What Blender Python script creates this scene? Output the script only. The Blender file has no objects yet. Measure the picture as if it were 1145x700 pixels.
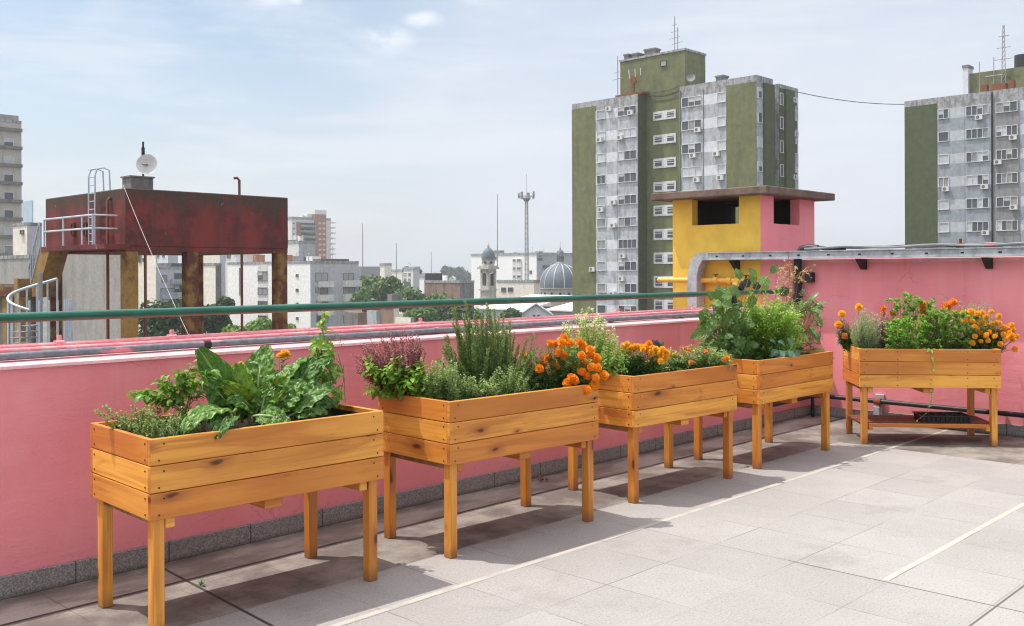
import bpy, math, random
from mathutils import Matrix, Vector, noise
random.seed(7)
R = math.radians
sc = bpy.context.scene
C = sc.collection

# ------------------------------------------------------------------ measures
F, VH, EYE, ROLL = 1094.6, 303.6, 1.57, R(-0.1974)      # focal length (px), horizon row, eye height, roll of the photograph
TH = R(46.148)                                           # bearing of the parapet
OX, OY = -2.386, 4.800
D = Vector((math.cos(TH), math.sin(TH))); N = Vector((-D.y, D.x)); O = Vector((OX, OY))

def ray(u, v):
    a, b = u - 572.5, v - VH
    c, s = math.cos(ROLL), math.sin(ROLL)
    return (a*c + b*s)/F, -(-a*s + b*c)/F
def at(u, v, Y):
    x, z = ray(u, v); return Vector((x*Y, Y, EYE + z*Y))
def zat(u, v, Y): return EYE + ray(u, v)[1]*Y
def plane_q(u, q, v=330):
    x, _ = ray(u, v); dv = Vector((x, 1)); Y = (q + O @ N)/(dv @ N); p = dv*Y - O
    return p @ D, Y
def plane_s(u, s, v=330):
    x, _ = ray(u, v); dv = Vector((x, 1)); Y = (s + O @ D)/(dv @ D); p = dv*Y - O
    return p @ N, Y

# ------------------------------------------------------------------ mesh builder
class MB:
    def __init__(s):
        s.v = []; s.f = []; s.m = []; s.uv = []; s.t = []
    def add(s, pts, faces, m=0, uvs=None, t=0.5):
        b = len(s.v); s.v += [tuple(p) for p in pts]
        for i, fc in enumerate(faces):
            s.f.append(tuple(b + k for k in fc)); s.m.append(m); s.t.append(t)
            s.uv.append(uvs[i] if uvs else None)
    def box(s, x0, x1, y0, y1, z0, z1, m=0, t=0.5):
        p = [(x, y, z) for z in (z0, z1) for y in (y0, y1) for x in (x0, x1)]
        s.add(p, [(0,2,3,1),(4,5,7,6),(0,1,5,4),(2,6,7,3),(0,4,6,2),(1,3,7,5)], m, None, t)
    def cbox(s, x0, x1, y0, y1, z0, z1, c=0.003, m=0, t=0.5, grain=None):
        ctr = Vector(((x0+x1)/2, (y0+y1)/2, (z0+z1)/2)); h = Vector(((x1-x0)/2, (y1-y0)/2, (z1-z0)/2))
        pts = []; ix = {}
        for sx in (-1, 1):
            for sy in (-1, 1):
                for sz in (-1, 1):
                    for ax in range(3):
                        q = [h.x - c, h.y - c, h.z - c]; q[ax] = h[ax]
                        ix[(sx, sy, sz, ax)] = len(pts); pts.append(ctr + Vector((sx*q[0], sy*q[1], sz*q[2])))
        fs = []
        S = (-1, 1)
        for k in S:
            fs.append([ix[(k,a,b,0)] for a, b in ((-1,-1),(1,-1),(1,1),(-1,1))])
            fs.append([ix[(a,k,b,1)] for a, b in ((-1,-1),(1,-1),(1,1),(-1,1))])
            fs.append([ix[(a,b,k,2)] for a, b in ((-1,-1),(1,-1),(1,1),(-1,1))])
            for j in S:
                fs.append([ix[(k,j,-1,0)], ix[(k,j,1,0)], ix[(k,j,1,1)], ix[(k,j,-1,1)]])
                fs.append([ix[(k,-1,j,0)], ix[(k,1,j,0)], ix[(k,1,j,2)], ix[(k,-1,j,2)]])
                fs.append([ix[(-1,k,j,1)], ix[(1,k,j,1)], ix[(1,k,j,2)], ix[(-1,k,j,2)]])
                for l in S: fs.append([ix[(k,j,l,0)], ix[(k,j,l,1)], ix[(k,j,l,2)]])
        out = []; uvs = []
        ou, ov = random.random()*40, random.random()*40
        for fc in fs:
            n = (pts[fc[1]] - pts[fc[0]]).cross(pts[fc[2]] - pts[fc[0]])
            mid = sum((pts[i] for i in fc), Vector())/len(fc) - ctr
            if n.dot(mid) < 0: fc = fc[::-1]
            out.append(fc)
            if grain is not None:
                oth = [a for a in range(3) if a != grain]
                big = max(range(3), key=lambda a: abs(n[a]))
                if big == grain: uvs.append([(pts[i][oth[0]]*.3 + ou, pts[i][oth[1]] + ov) for i in fc])
                else:
                    w = [a for a in oth if a != big][0]
                    uvs.append([(pts[i][grain] + ou, pts[i][w] + ov + (.3 if big == oth[0] else 0)) for i in fc])
        s.add(pts, out, m, uvs if grain is not None else None, t)
    def tube(s, pts, r, n=8, m=0, caps=True, t=0.5, r1=None):
        pts = [Vector(p) for p in pts]; k = len(pts); rings = []
        up = None
        for i, p in enumerate(pts):
            d = (pts[min(i+1, k-1)] - pts[max(i-1, 0)])
            if d.length < 1e-9: d = Vector((0, 0, 1))
            d.normalize()
            if up is None: up = Vector((0, 0, 1)) if abs(d.z) < .9 else Vector((1, 0, 0))
            a = up - d*up.dot(d)
            if a.length < 1e-4: a = d.orthogonal()
            a.normalize(); up = a; b = d.cross(a)
            rr = r if r1 is None else r + (r1 - r)*i/(k-1)
            rings.append([p + (a*math.cos(6.28318*j/n) + b*math.sin(6.28318*j/n))*rr for j in range(n)])
        v = [q for g in rings for q in g]
        fs = [(i*n+j, i*n+(j+1) % n, (i+1)*n+(j+1) % n, (i+1)*n+j) for i in range(k-1) for j in range(n)]
        if caps: fs += [tuple(range(n))[::-1], tuple((k-1)*n+j for j in range(n))]
        s.add(v, fs, m, None, t)
    def lathe(s, prof, c=(0, 0, 0), n=24, m=0, axis=None, t=0.5):
        v = []; k = len(prof)
        M = Matrix.Identity(3) if axis is None else Vector((0, 0, 1)).rotation_difference(Vector(axis)).to_matrix()
        for r, z in prof:
            for j in range(n):
                a = 6.28318*j/n; v.append(M @ Vector((r*math.cos(a), r*math.sin(a), z)) + Vector(c))
        fs = [(i*n+j, i*n+(j+1) % n, (i+1)*n+(j+1) % n, (i+1)*n+j) for i in range(k-1) for j in range(n)]
        s.add(v, fs, m, None, t)
    def prism(s, poly, axis, a0, a1, m=0):
        # poly of 2D points in the two other axes (in x,y,z order), extruded along axis
        n = len(poly)
        def mk(p, a):
            q = list(p); q.insert(axis, a); return q
        v = [mk(p, a0) for p in poly] + [mk(p, a1) for p in poly]
        area = sum(poly[i][0]*poly[(i+1) % n][1] - poly[(i+1) % n][0]*poly[i][1] for i in range(n))
        flip = (area > 0) != (axis == 1)
        fs = [tuple(range(n))[::-1], tuple(range(n, 2*n))] + [(i, (i+1) % n, n+(i+1) % n, n+i) for i in range(n)]
        if not flip: fs = [f[::-1] for f in fs]
        s.add(v, fs, m)
    def leaf(s, p, tip, nrm, W, bend=.3, fold=.25, ns=3, m=0, t=.5, prof=None, wav=0.0, lob=0.0):
        p = Vector(p); tip = Vector(tip); d = tip - p; L = d.length
        if L < 1e-5: return
        d /= L; nrm = Vector(nrm); nn = nrm - d*nrm.dot(d)
        if nn.length < 1e-4: nn = d.orthogonal()
        nn.normalize(); sd = d.cross(nn)
        v = []; uv = []
        for i in range(ns+1):
            u = i/ns
            c = p + d*(L*u) + nn*(bend*L*4*u*(1-u)*.5)
            w = W*.5*(prof(u) if prof else math.sin(math.pi*min(.97, u*.92+.06))**.8)
            if lob: w *= 1 + lob*math.sin(u*19 + t*40)
            e = nn*(w*math.sin(fold)); ww = sd*(w*math.cos(fold))
            k1 = nn*(wav*W*math.sin(u*17 + t*31)); k2 = nn*(wav*W*math.sin(u*15 + t*77))
            v += [c - ww + e + k1, c, c + ww + e + k2]; uv += [(0, u), (.5, u), (1, u)]
        fs = []
        for i in range(ns):
            a = 3*i; fs += [(a, a+1, a+4, a+3), (a+1, a+2, a+5, a+4)]
        s.add(v, fs, m, [[uv[k] for k in f] for f in fs], t)
    def rhomb(s, p, d, nrm, L, W, m=0, t=.5):
        p = Vector(p); d = Vector(d).normalized(); nrm = Vector(nrm); sd = d.cross(nrm)
        if sd.length < 1e-4: sd = d.orthogonal()
        sd.normalize()
        s.add([p, p + d*L*.5 - sd*W*.5, p + d*L, p + d*L*.5 + sd*W*.5], [(0, 3, 2, 1)], m, [[(.5, 0), (1, .5), (.5, 1), (0, .5)]], t)
    def mesh(s, name, mats, off=(0, 0, 0), smooth=None):
        me = bpy.data.meshes.new(name)
        ox, oy, oz = off
        me.from_pydata([(x-ox, y-oy, z-oz) for x, y, z in s.v], [], s.f)
        for mt in (mats if isinstance(mats, (list, tuple)) else [mats]): me.materials.append(mt)
        me.polygons.foreach_set('material_index', s.m)
        at_ = me.attributes.new('tint', 'FLOAT', 'FACE'); at_.data.foreach_set('value', s.t)
        if any(u is not None for u in s.uv):
            l = me.uv_layers.new(name='UVMap'); flat = []
            for f, u in zip(s.f, s.uv):
                for k in range(len(f)): flat += list(u[k]) if u else [0, 0]
            l.data.foreach_set('uv', flat)
        if smooth is not None:
            me.polygons.foreach_set('use_smooth', [True]*len(s.f))
            if smooth < 3:
                try: me.set_sharp_from_angle(angle=smooth)
                except Exception: pass
        me.update(); return me

# ------------------------------------------------------------------ object helpers
BASE = {}
class Fr:                                    # a frame on the ground: origin and bearing
    def __init__(s, x, y, rot): s.x, s.y, s.rot = x, y, rot
    def w(s, p):
        c, k = math.cos(s.rot), math.sin(s.rot)
        return Vector((s.x + c*p[0] - k*p[1], s.y + k*p[0] + c*p[1], p[2]))
TF = Fr(OX, OY, TH)                          # terrace: x along the parapet, y outwards over it
WF = Fr(0, 0, 0)
def tags(o, label, cat, group=None, kind=None):
    if label: o['label'] = label
    if cat: o['category'] = cat
    if group: o['group'] = group
    if kind: o['kind'] = kind
def thing(name, label, cat, fr=WF, base=(0, 0, 0), group=None):
    o = bpy.data.objects.new(name, None); C.objects.link(o)
    o.location = fr.w(base); o.rotation_euler = (0, 0, fr.rot); o.empty_display_size = .1
    tags(o, label, cat, group); BASE[o.name] = tuple(base); return o
def part(name, mb, mats, parent, smooth=None, label=None):
    b = BASE[parent.name]
    o = bpy.data.objects.new(name, mb.mesh(name, mats, b, smooth)); C.objects.link(o)
    o.parent = parent; BASE[o.name] = b
    if label: o['label'] = label
    return o
def inst(name, mesh, parent, loc, rot=(0, 0, 0), scale=1):     # a part that shares mesh data; loc in the thing's frame coordinates
    b = BASE[parent.name]
    o = bpy.data.objects.new(name, mesh); C.objects.link(o); o.parent = parent
    o.location = Vector(loc) - Vector(b); o.rotation_euler = rot
    o.scale = (scale,)*3 if not isinstance(scale, tuple) else scale
    return o
def solo(name, mb, mats, label, cat, fr=WF, base=(0, 0, 0), group=None, kind=None, smooth=None):
    o = bpy.data.objects.new(name, mb.mesh(name, mats, base, smooth)); C.objects.link(o)
    o.location = fr.w(base); o.rotation_euler = (0, 0, fr.rot); tags(o, label, cat, group, kind); BASE[o.name] = tuple(base)
    return o
def copy_tree(o, parent=None):
    c = o.copy(); C.objects.link(c)
    if parent: c.parent = parent
    for ch in list(o.children): copy_tree(ch, c)
    return c

# ------------------------------------------------------------------ node helpers
class NT:
    def __init__(s, name):
        s.mat = bpy.data.materials.new(name); s.mat.use_nodes = True; s.t = s.mat.node_tree; s.t.nodes.clear()
        s.out = s.n('ShaderNodeOutputMaterial')
    def n(s, typ, **kw):
        nd = s.t.nodes.new(typ)
        for k, v in kw.items():
            if k.startswith('i_'):
                nd.inputs[k[2:].replace('_', ' ')].default_value = v
            else: setattr(nd, k, v)
        return nd
    def l(s, a, b): s.t.links.new(a, b)
    def put(s, sock, val):
        if hasattr(val, 'node'): s.l(val, sock)
        else: sock.default_value = val
    def math(s, op, a, b=0.0, c=None, clamp=False):
        nd = s.n('ShaderNodeMath', operation=op, use_clamp=clamp); s.put(nd.inputs[0], a); s.put(nd.inputs[1], b)
        if c is not None: s.put(nd.inputs[2], c)
        return nd.outputs[0]
    def mix(s, f, a, b, mode='MIX'):
        nd = s.n('ShaderNodeMix', data_type='RGBA', blend_type=mode)
        s.put(nd.inputs[0], f)
        for i, x in ((6, a), (7, b)): s.put(nd.inputs[i], (*x, 1) if isinstance(x, tuple) and len(x) == 3 else x)
        return nd.outputs[2]
    def ramp(s, f, lo, hi, a=0.0, b=1.0):
        nd = s.n('ShaderNodeMapRange', interpolation_type='SMOOTHSTEP'); s.put(nd.inputs[0], f)
        for i, x in enumerate((lo, hi, a, b)): s.put(nd.inputs[i+1], x)
        return nd.outputs[0]
    def coord(s, kind='Object'): return s.n('ShaderNodeTexCoord').outputs[kind]
    def mapping(s, vec, scale=(1, 1, 1), loc=(0, 0, 0)):
        nd = s.n('ShaderNodeMapping'); s.l(vec, nd.inputs[0]); nd.inputs['Scale'].default_value = scale; nd.inputs['Location'].default_value = loc
        return nd.outputs[0]
    def noise(s, vec, scale, detail=3, rough=.55, dist=0.0):
        nd = s.n('ShaderNodeTexNoise'); s.l(vec, nd.inputs['Vector']); nd.inputs['Scale'].default_value = scale
        nd.inputs['Detail'].default_value = detail; nd.inputs['Roughness'].default_value = rough; nd.inputs['Distortion'].default_value = dist
        return nd.outputs[0]
    def rnd(s): return s.n('ShaderNodeObjectInfo').outputs['Random']
    def attr(s): return s.n('ShaderNodeAttribute', attribute_name='tint').outputs['Fac']
    def bsdf(s, col, rough=.6, metal=0.0, spec=.4, bump=None, bs=.3, bd=.01, coat=0.0):
        p = s.n('ShaderNodeBsdfPrincipled'); s.put(p.inputs['Base Color'], (*col, 1) if isinstance(col, tuple) else col)
        s.put(p.inputs['Roughness'], rough); s.put(p.inputs['Metallic'], metal); s.put(p.inputs['Specular IOR Level'], spec)
        p.inputs['Coat Weight'].default_value = coat
        if bump is not None:
            b = s.n('ShaderNodeBump'); b.inputs['Strength'].default_value = bs; b.inputs['Distance'].default_value = bd
            s.l(bump, b.inputs['Height']); s.l(b.outputs[0], p.inputs['Normal'])
        return p.outputs[0]
    def done(s, sh): s.l(sh, s.out.inputs['Surface']); return s.mat

def plain(name, col, rough=.6, metal=0.0, var=.12, scale=3.0, spec=.4, bump=0.0):
    t = NT(name); co = t.coord(); a = t.noise(co, scale, 4); k = t.ramp(a, .3, .7, 1-var, 1+var)
    c = t.mix(1.0, col, k, 'MULTIPLY')
    cm = t.n('ShaderNodeCombineColor'); [t.l(k, cm.inputs[i]) for i in range(3)]
    c = t.mix(1.0, col, cm.outputs[0], 'MULTIPLY')
    return t.done(t.bsdf(c, rough, metal, spec, t.noise(co, scale*12, 3) if bump else None, bump, .01))

def stained(name, col, stain, scale=.6, lo=.45, hi=.75, streak=3.0, rough=.85, bump=.2, fine=9.0, amount=1.0):
    # walls: paint or concrete with weather streaks running down
    t = NT(name); co = t.coord(); s1 = t.noise(t.mapping(co, (scale*streak, scale*streak, scale*.5)), 1.0, 5, .6)
    s2 = t.noise(co, scale*2.0, 4); f = t.math('MULTIPLY', t.ramp(t.math('ADD', t.math('MULTIPLY', s1, .65), t.math('MULTIPLY', s2, .35)), lo, hi), amount)
    fine_ = t.ramp(t.noise(co, fine, 5), .3, .7, .9, 1.1)
    cm = t.n('ShaderNodeCombineColor'); [t.l(fine_, cm.inputs[i]) for i in range(3)]
    c = t.mix(1.0, t.mix(f, col, stain), cm.outputs[0], 'MULTIPLY')
    return t.done(t.bsdf(c, rough, 0, .25, t.noise(co, fine*3, 4), bump, .02))

def leafmat(name, a, b, rib=None, rough=.45, trans=.35, vein=0.0, spec=.35):
    t = NT(name); tn = t.attr(); c = t.mix(tn, tuple(min(.9, x*1.7) for x in a), tuple(min(.9, x*1.75) for x in b))
    uv = t.n('ShaderNodeUVMap').outputs[0]; sp = t.n('ShaderNodeSeparateXYZ'); t.l(uv, sp.inputs[0])
    x = t.math('ABSOLUTE', t.math('SUBTRACT', sp.outputs[0], .5))
    bump = None
    if vein:
        w = t.math('SINE', t.math('MULTIPLY', t.math('SUBTRACT', sp.outputs[1], t.math('MULTIPLY', x, .8)), 42.0))
        nz = t.noise(t.mapping(uv, (3, 7, 1)), 2.2, 3)
        h = t.math('ADD', t.math('MULTIPLY', w, -.25), nz)
        vl = t.math('MULTIPLY', t.ramp(w, .86, 1.0), vein)
        c = t.mix(vl, c, rib or a); bump = h
    if rib:
        c = t.mix(t.ramp(x, .018, .05, 1.0, 0.0), c, rib)
    sh = t.bsdf(c, rough, 0, spec, bump, .7, .012)
    tr = t.n('ShaderNodeBsdfTranslucent'); c2 = t.mix(1.0, c, (1.25, 1.2, .55), 'MULTIPLY'); t.l(c2, tr.inputs[0])
    mx = t.n('ShaderNodeMixShader'); mx.inputs[0].default_value = trans; t.l(sh, mx.inputs[1]); t.l(tr.outputs[0], mx.inputs[2])
    return t.done(mx.outputs[0])

# ------------------------------------------------------------------ materials
def wood():
    t = NT('varnished_pine'); uv = t.n('ShaderNodeUVMap').outputs[0]; tn = t.attr(); rn = t.rnd()
    off = t.n('ShaderNodeCombineXYZ'); t.l(t.math('MULTIPLY', rn, 57.0), off.inputs[0]); t.l(t.math('MULTIPLY', rn, 31.0), off.inputs[1])
    va = t.n('ShaderNodeVectorMath', operation='ADD'); t.l(uv, va.inputs[0]); t.l(off.outputs[0], va.inputs[1]); p = va.outputs[0]
    vo = t.n('ShaderNodeTexVoronoi', voronoi_dimensions='2D'); kn = t.n('ShaderNodeTexNoise'); t.l(t.mapping(p, (9, 30, 1)), kn.inputs['Vector']); kn.inputs['Scale'].default_value = 1.0; kn.inputs['Detail'].default_value = 4
    kd = t.n('ShaderNodeVectorMath', operation='MULTIPLY_ADD'); t.l(kn.outputs['Color'], kd.inputs[0]); kd.inputs[1].default_value = (.16, .16, 0); t.l(t.mapping(p, (2.3, 6.2, 1)), kd.inputs[2]); t.l(kd.outputs[0], vo.inputs['Vector']); vo.inputs['Scale'].default_value = 1.0
    tn = t.math('FRACT', t.math('ADD', tn, t.math('MULTIPLY', rn, 1.7)))
    dist = vo.outputs['Distance']; sr = t.n('ShaderNodeSeparateColor'); t.l(vo.outputs['Color'], sr.inputs[0])
    on = t.math('GREATER_THAN', sr.outputs[0], .64)
    size = t.math('MULTIPLY_ADD', t.math('POWER', sr.outputs[1], 1.6), .13, .028)
    core = t.math('MULTIPLY', t.ramp(t.math('DIVIDE', dist, size), .35, 1.0, 1.0, 0.0), on)
    halo = t.math('MULTIPLY', t.ramp(t.math('DIVIDE', dist, size), .6, 3.2, 1.0, 0.0), on)
    sx = t.n('ShaderNodeSeparateXYZ'); t.l(p, sx.inputs[0])
    low = t.noise(t.mapping(p, (1.1, 4.0, 1)), 1.0, 2)
    vv = t.math('ADD', t.math('ADD', sx.outputs[1], t.math('MULTIPLY', halo, .012)), t.math('MULTIPLY', low, .05))
    cb = t.n('ShaderNodeCombineXYZ'); t.l(sx.outputs[0], cb.inputs[0]); t.l(vv, cb.inputs[1])
    g1 = t.noise(t.mapping(cb.outputs[0], (.9, 30, 1)), 1.0, 4, .55, 1.2)
    g2 = t.noise(t.mapping(cb.outputs[0], (7, 260, 1)), 1.0, 2)
    g3 = t.noise(t.mapping(cb.outputs[0], (.8, 6, 1)), 1.0, 4, .6, 1.5)
    board = t.mix(tn, (.93, .47, .075), (.62, .205, .030))
    lb = t.noise(t.mapping(p, (.7, 2.2, 1), (3, 8, 0)), 1.0, 3); board = t.mix(t.ramp(lb, .45, .66, 0, .7), board, (.47, .14, .022))
    c = t.mix(t.ramp(g1, .42, .72, 0, .62), board, (.50, .155, .020))
    c = t.mix(t.ramp(g3, .46, .68, 0, .7), c, (.48, .145, .020))
    c = t.mix(t.ramp(g2, .52, .75, 0, .22), c, (.38, .12, .02))
    c = t.mix(t.math('MULTIPLY', halo, .62), c, (.30, .075, .016))
    c = t.mix(t.math('MULTIPLY', core, .88), c, (.055, .016, .008))
    blot = t.noise(t.mapping(p, (3.0, 9.0, 1), (9, 4, 0)), 1.0, 4, .65)
    c = t.mix(t.ramp(blot, .58, .76, 0, .6), c, (.24, .07, .016))
    oc = t.coord(); so_ = t.n('ShaderNodeSeparateXYZ'); t.l(oc, so_.inputs[0]); ft = t.math('MULTIPLY', t.ramp(t.math('ADD', so_.outputs[2], t.math('MULTIPLY', t.noise(oc, 14, 3), .06)), .04, .12, 1, 0), .55); c = t.mix(ft, c, (.16, .07, .03))
    return t.done(t.bsdf(c, t.ramp(g1, .3, .7, .34, .5), 0, .4, t.math('ADD', g1, t.math('MULTIPLY', g2, .5)), .12, .004, .12))
M = {}
M['wood'] = wood()
M['shelf_wood'] = stained('shaded_red_shelf_wood', (.20, .065, .035), (.10, .035, .022), 5, .4, .7, 1, .6, .05, 40)  # dark red boards with the shadow under the box put into the colour
M['screw'] = plain('dark_screw', (.05, .035, .03), .45, .6)
M['raw_wood'] = stained('weathered_wood', (.36, .21, .10), (.10, .06, .04), 6, .4, .7, 1, .8, .1, 30)
M['liner'] = plain('black_liner', (.012, .012, .013), .5, 0, .3)
def soilm():
    t = NT('potting_soil'); co = t.coord(); a = t.noise(co, 40, 6, .7); b = t.noise(co, 160, 3)
    c = t.mix(t.ramp(a, .35, .7), (.014, .010, .008), (.065, .045, .032)); return t.done(t.bsdf(c, .95, 0, .15, t.math('ADD', a, b), .8, .02))
M['soil'] = soilm()

def pinkm(name, col, dark, light):
    t = NT(name); co = t.coord(); a = t.noise(co, .8, 5, .6); b = t.noise(t.mapping(co, (4, 4, .5)), 1.0, 4, .6); fine = t.noise(co, 70, 4, .6)
    c = t.mix(t.ramp(a, .35, .66, 0, .8), col, dark); c = t.mix(t.ramp(b, .5, .75, 0, .4), c, light)
    sp = t.n('ShaderNodeSeparateXYZ'); t.l(co, sp.inputs[0])
    low = t.math('MULTIPLY', t.ramp(t.math('ADD', sp.outputs[2], t.math('MULTIPLY', a, .25)), .22, .42, 1, 0), .35)
    c = t.mix(low, c, dark)
    g = t.noise(t.mapping(co, (1, 1, 1), (3, 7, 2)), 9, 6, .7); c = t.mix(t.ramp(g, .66, .76, 0, .30), c, (.72, .45, .47))
    vz = t.n('ShaderNodeTexVoronoi', feature='DISTANCE_TO_EDGE'); wz = t.n('ShaderNodeVectorMath', operation='MULTIPLY_ADD'); nz = t.n('ShaderNodeTexNoise'); t.l(co, nz.inputs['Vector']); nz.inputs['Scale'].default_value = 2.5; nz.inputs['Detail'].default_value = 5
    t.l(nz.outputs['Color'], wz.inputs[0]); wz.inputs[1].default_value = (.9, .9, .9); t.l(t.mapping(co, (1, 1, 1.8)), wz.inputs[2]); t.l(wz.outputs[0], vz.inputs['Vector']); vz.inputs['Scale'].default_value = .8
    ck = t.math('MULTIPLY', t.ramp(vz.outputs['Distance'], .0, .006, 1, 0), t.ramp(t.noise(co, 1.1, 3), .50, .62)); c = t.mix(t.math('MULTIPLY', ck, .45), c, (.42, .13, .15))
    dr = t.noise(t.mapping(co, (9, 9, .35), (2, 2, 0)), 1.0, 4, .6); c = t.mix(t.math('MULTIPLY', t.ramp(dr, .56, .74), t.math('MULTIPLY', t.ramp(sp.outputs[2], .5, 1.1), .32)), c, (.52, .20, .22))
    pt = t.noise(t.mapping(co, (1, 1, 1.5), (7, 3, 5)), .9, 2); c = t.mix(t.ramp(pt, .585, .60, 0, .22), c, light)
    spl = t.math('MULTIPLY', t.ramp(t.noise(co, 26, 4, .7), .52, .66), t.ramp(sp.outputs[2], .12, .30, .2, 0)); c = t.mix(spl, c, (.36, .17, .16))
    trowel = t.noise(t.mapping(co, (1.2, 1.2, 6)), 1.5, 5, .6, .6)
    return t.done(t.bsdf(c, .72, 0, .25, t.math('ADD', t.math('MULTIPLY', trowel, .6), t.math('MULTIPLY', fine, .3)), .35, .02))
M['pink'] = pinkm('pink_painted_render', (.87, .318, .352), (.79, .25, .285), (.87, .39, .415))
M['pink_light'] = plain('faded_pink_paint', (.74, .41, .42), .75, 0, .12, 6, .3, .2)
M['pink_pipe'] = stained('pink_painted_pipe', (.80, .29, .32), (.76, .45, .44), 5, .45, .7, 1, .6, .1, 40)
def mortar():
    t = NT('crumbling_mortar'); co = t.coord(); a = t.noise(co, 9, 5, .65); b = t.noise(co, 60, 4)
    c = t.mix(t.ramp(b, .3, .7), (.36, .27, .20), (.55, .44, .34)); c = t.mix(t.ramp(a, .52, .60), c, (.66, .25, .28)); 
    return t.done(t.bsdf(c, .9, 0, .2, b, .6, .02))
M['mortar'] = mortar()
def graypipe():
    t = NT('grey_pipe_paint_splashed'); co = t.coord(); a = t.noise(t.mapping(co, (3, 12, 12)), 1.0, 5, .65); b = t.noise(co, 30, 3)
    c = t.mix(t.ramp(b, .3, .7), (.13, .15, .175), (.21, .23, .26)); c = t.mix(t.ramp(a, .60, .66), c, (.68, .26, .29))
    return t.done(t.bsdf(c, .5, 0, .4))
M['gray_pipe'] = graypipe()
M['dark_pipe'] = plain('black_pipe', (.018, .019, .021), .5, 0, .4, 6)
M['green_rail'] = plain('glossy_green_paint', (.012, .115, .072), .32, 0, .18, 5, .5)
M['brown_rail'] = plain('brown_rail_underside', (.22, .125, .10), .7, 0, .2, 9)  # brown tone for the downward faces of the rail
M['galv'] = stained('galvanised_steel', (.42, .45, .48), (.23, .25, .28), 5, .4, .7, 1.5, .45, .05, 30)
M['white_pipe'] = plain('off_white_pipe', (.62, .60, .56), .5, 0, .12, 12)
M['cable_gray'] = plain('grey_cable', (.22, .23, .24), .6)
M['rust'] = stained('rusty_iron', (.26, .085, .035), (.08, .03, .02), 12, .4, .7, 1, .85, .2, 40)
M['orange_rust'] = plain('orange_primer', (.62, .19, .06), .7)
M['granite'] = None
def granite():
    t = NT('grey_granite_skirting'); co = t.coord(); a = t.noise(co, 130, 4, .75); b = t.noise(co, 2.0, 4); w = t.noise(co, 330, 2)
    c = t.mix(t.ramp(a, .38, .64), (.15, .14, .134), (.37, .35, .338)); c = t.mix(t.ramp(w, .62, .7, 0, .5), c, (.5, .48, .46)); c = t.mix(t.ramp(b, .45, .75, 0, .35), c, (.17, .15, .14))
    sp = t.n('ShaderNodeSeparateXYZ'); t.l(co, sp.inputs[0])
    for i in (0, 1):
        fx = t.math('ABSOLUTE', t.math('SUBTRACT', t.math('FRACT', t.math('MULTIPLY', t.math('ADD', sp.outputs[i], .25 if i else .02), 2.0)), .5))
        c = t.mix(t.ramp(fx, .006, .012, .75, 0.0), c, (.05, .045, .04))
    c = t.mix(t.ramp(sp.outputs[2], .0, .035, .6, 0), c, (.07, .06, .055))
    return t.done(t.bsdf(c, .75, 0, .3, a, .3, .004))
M['granite'] = granite()
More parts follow.
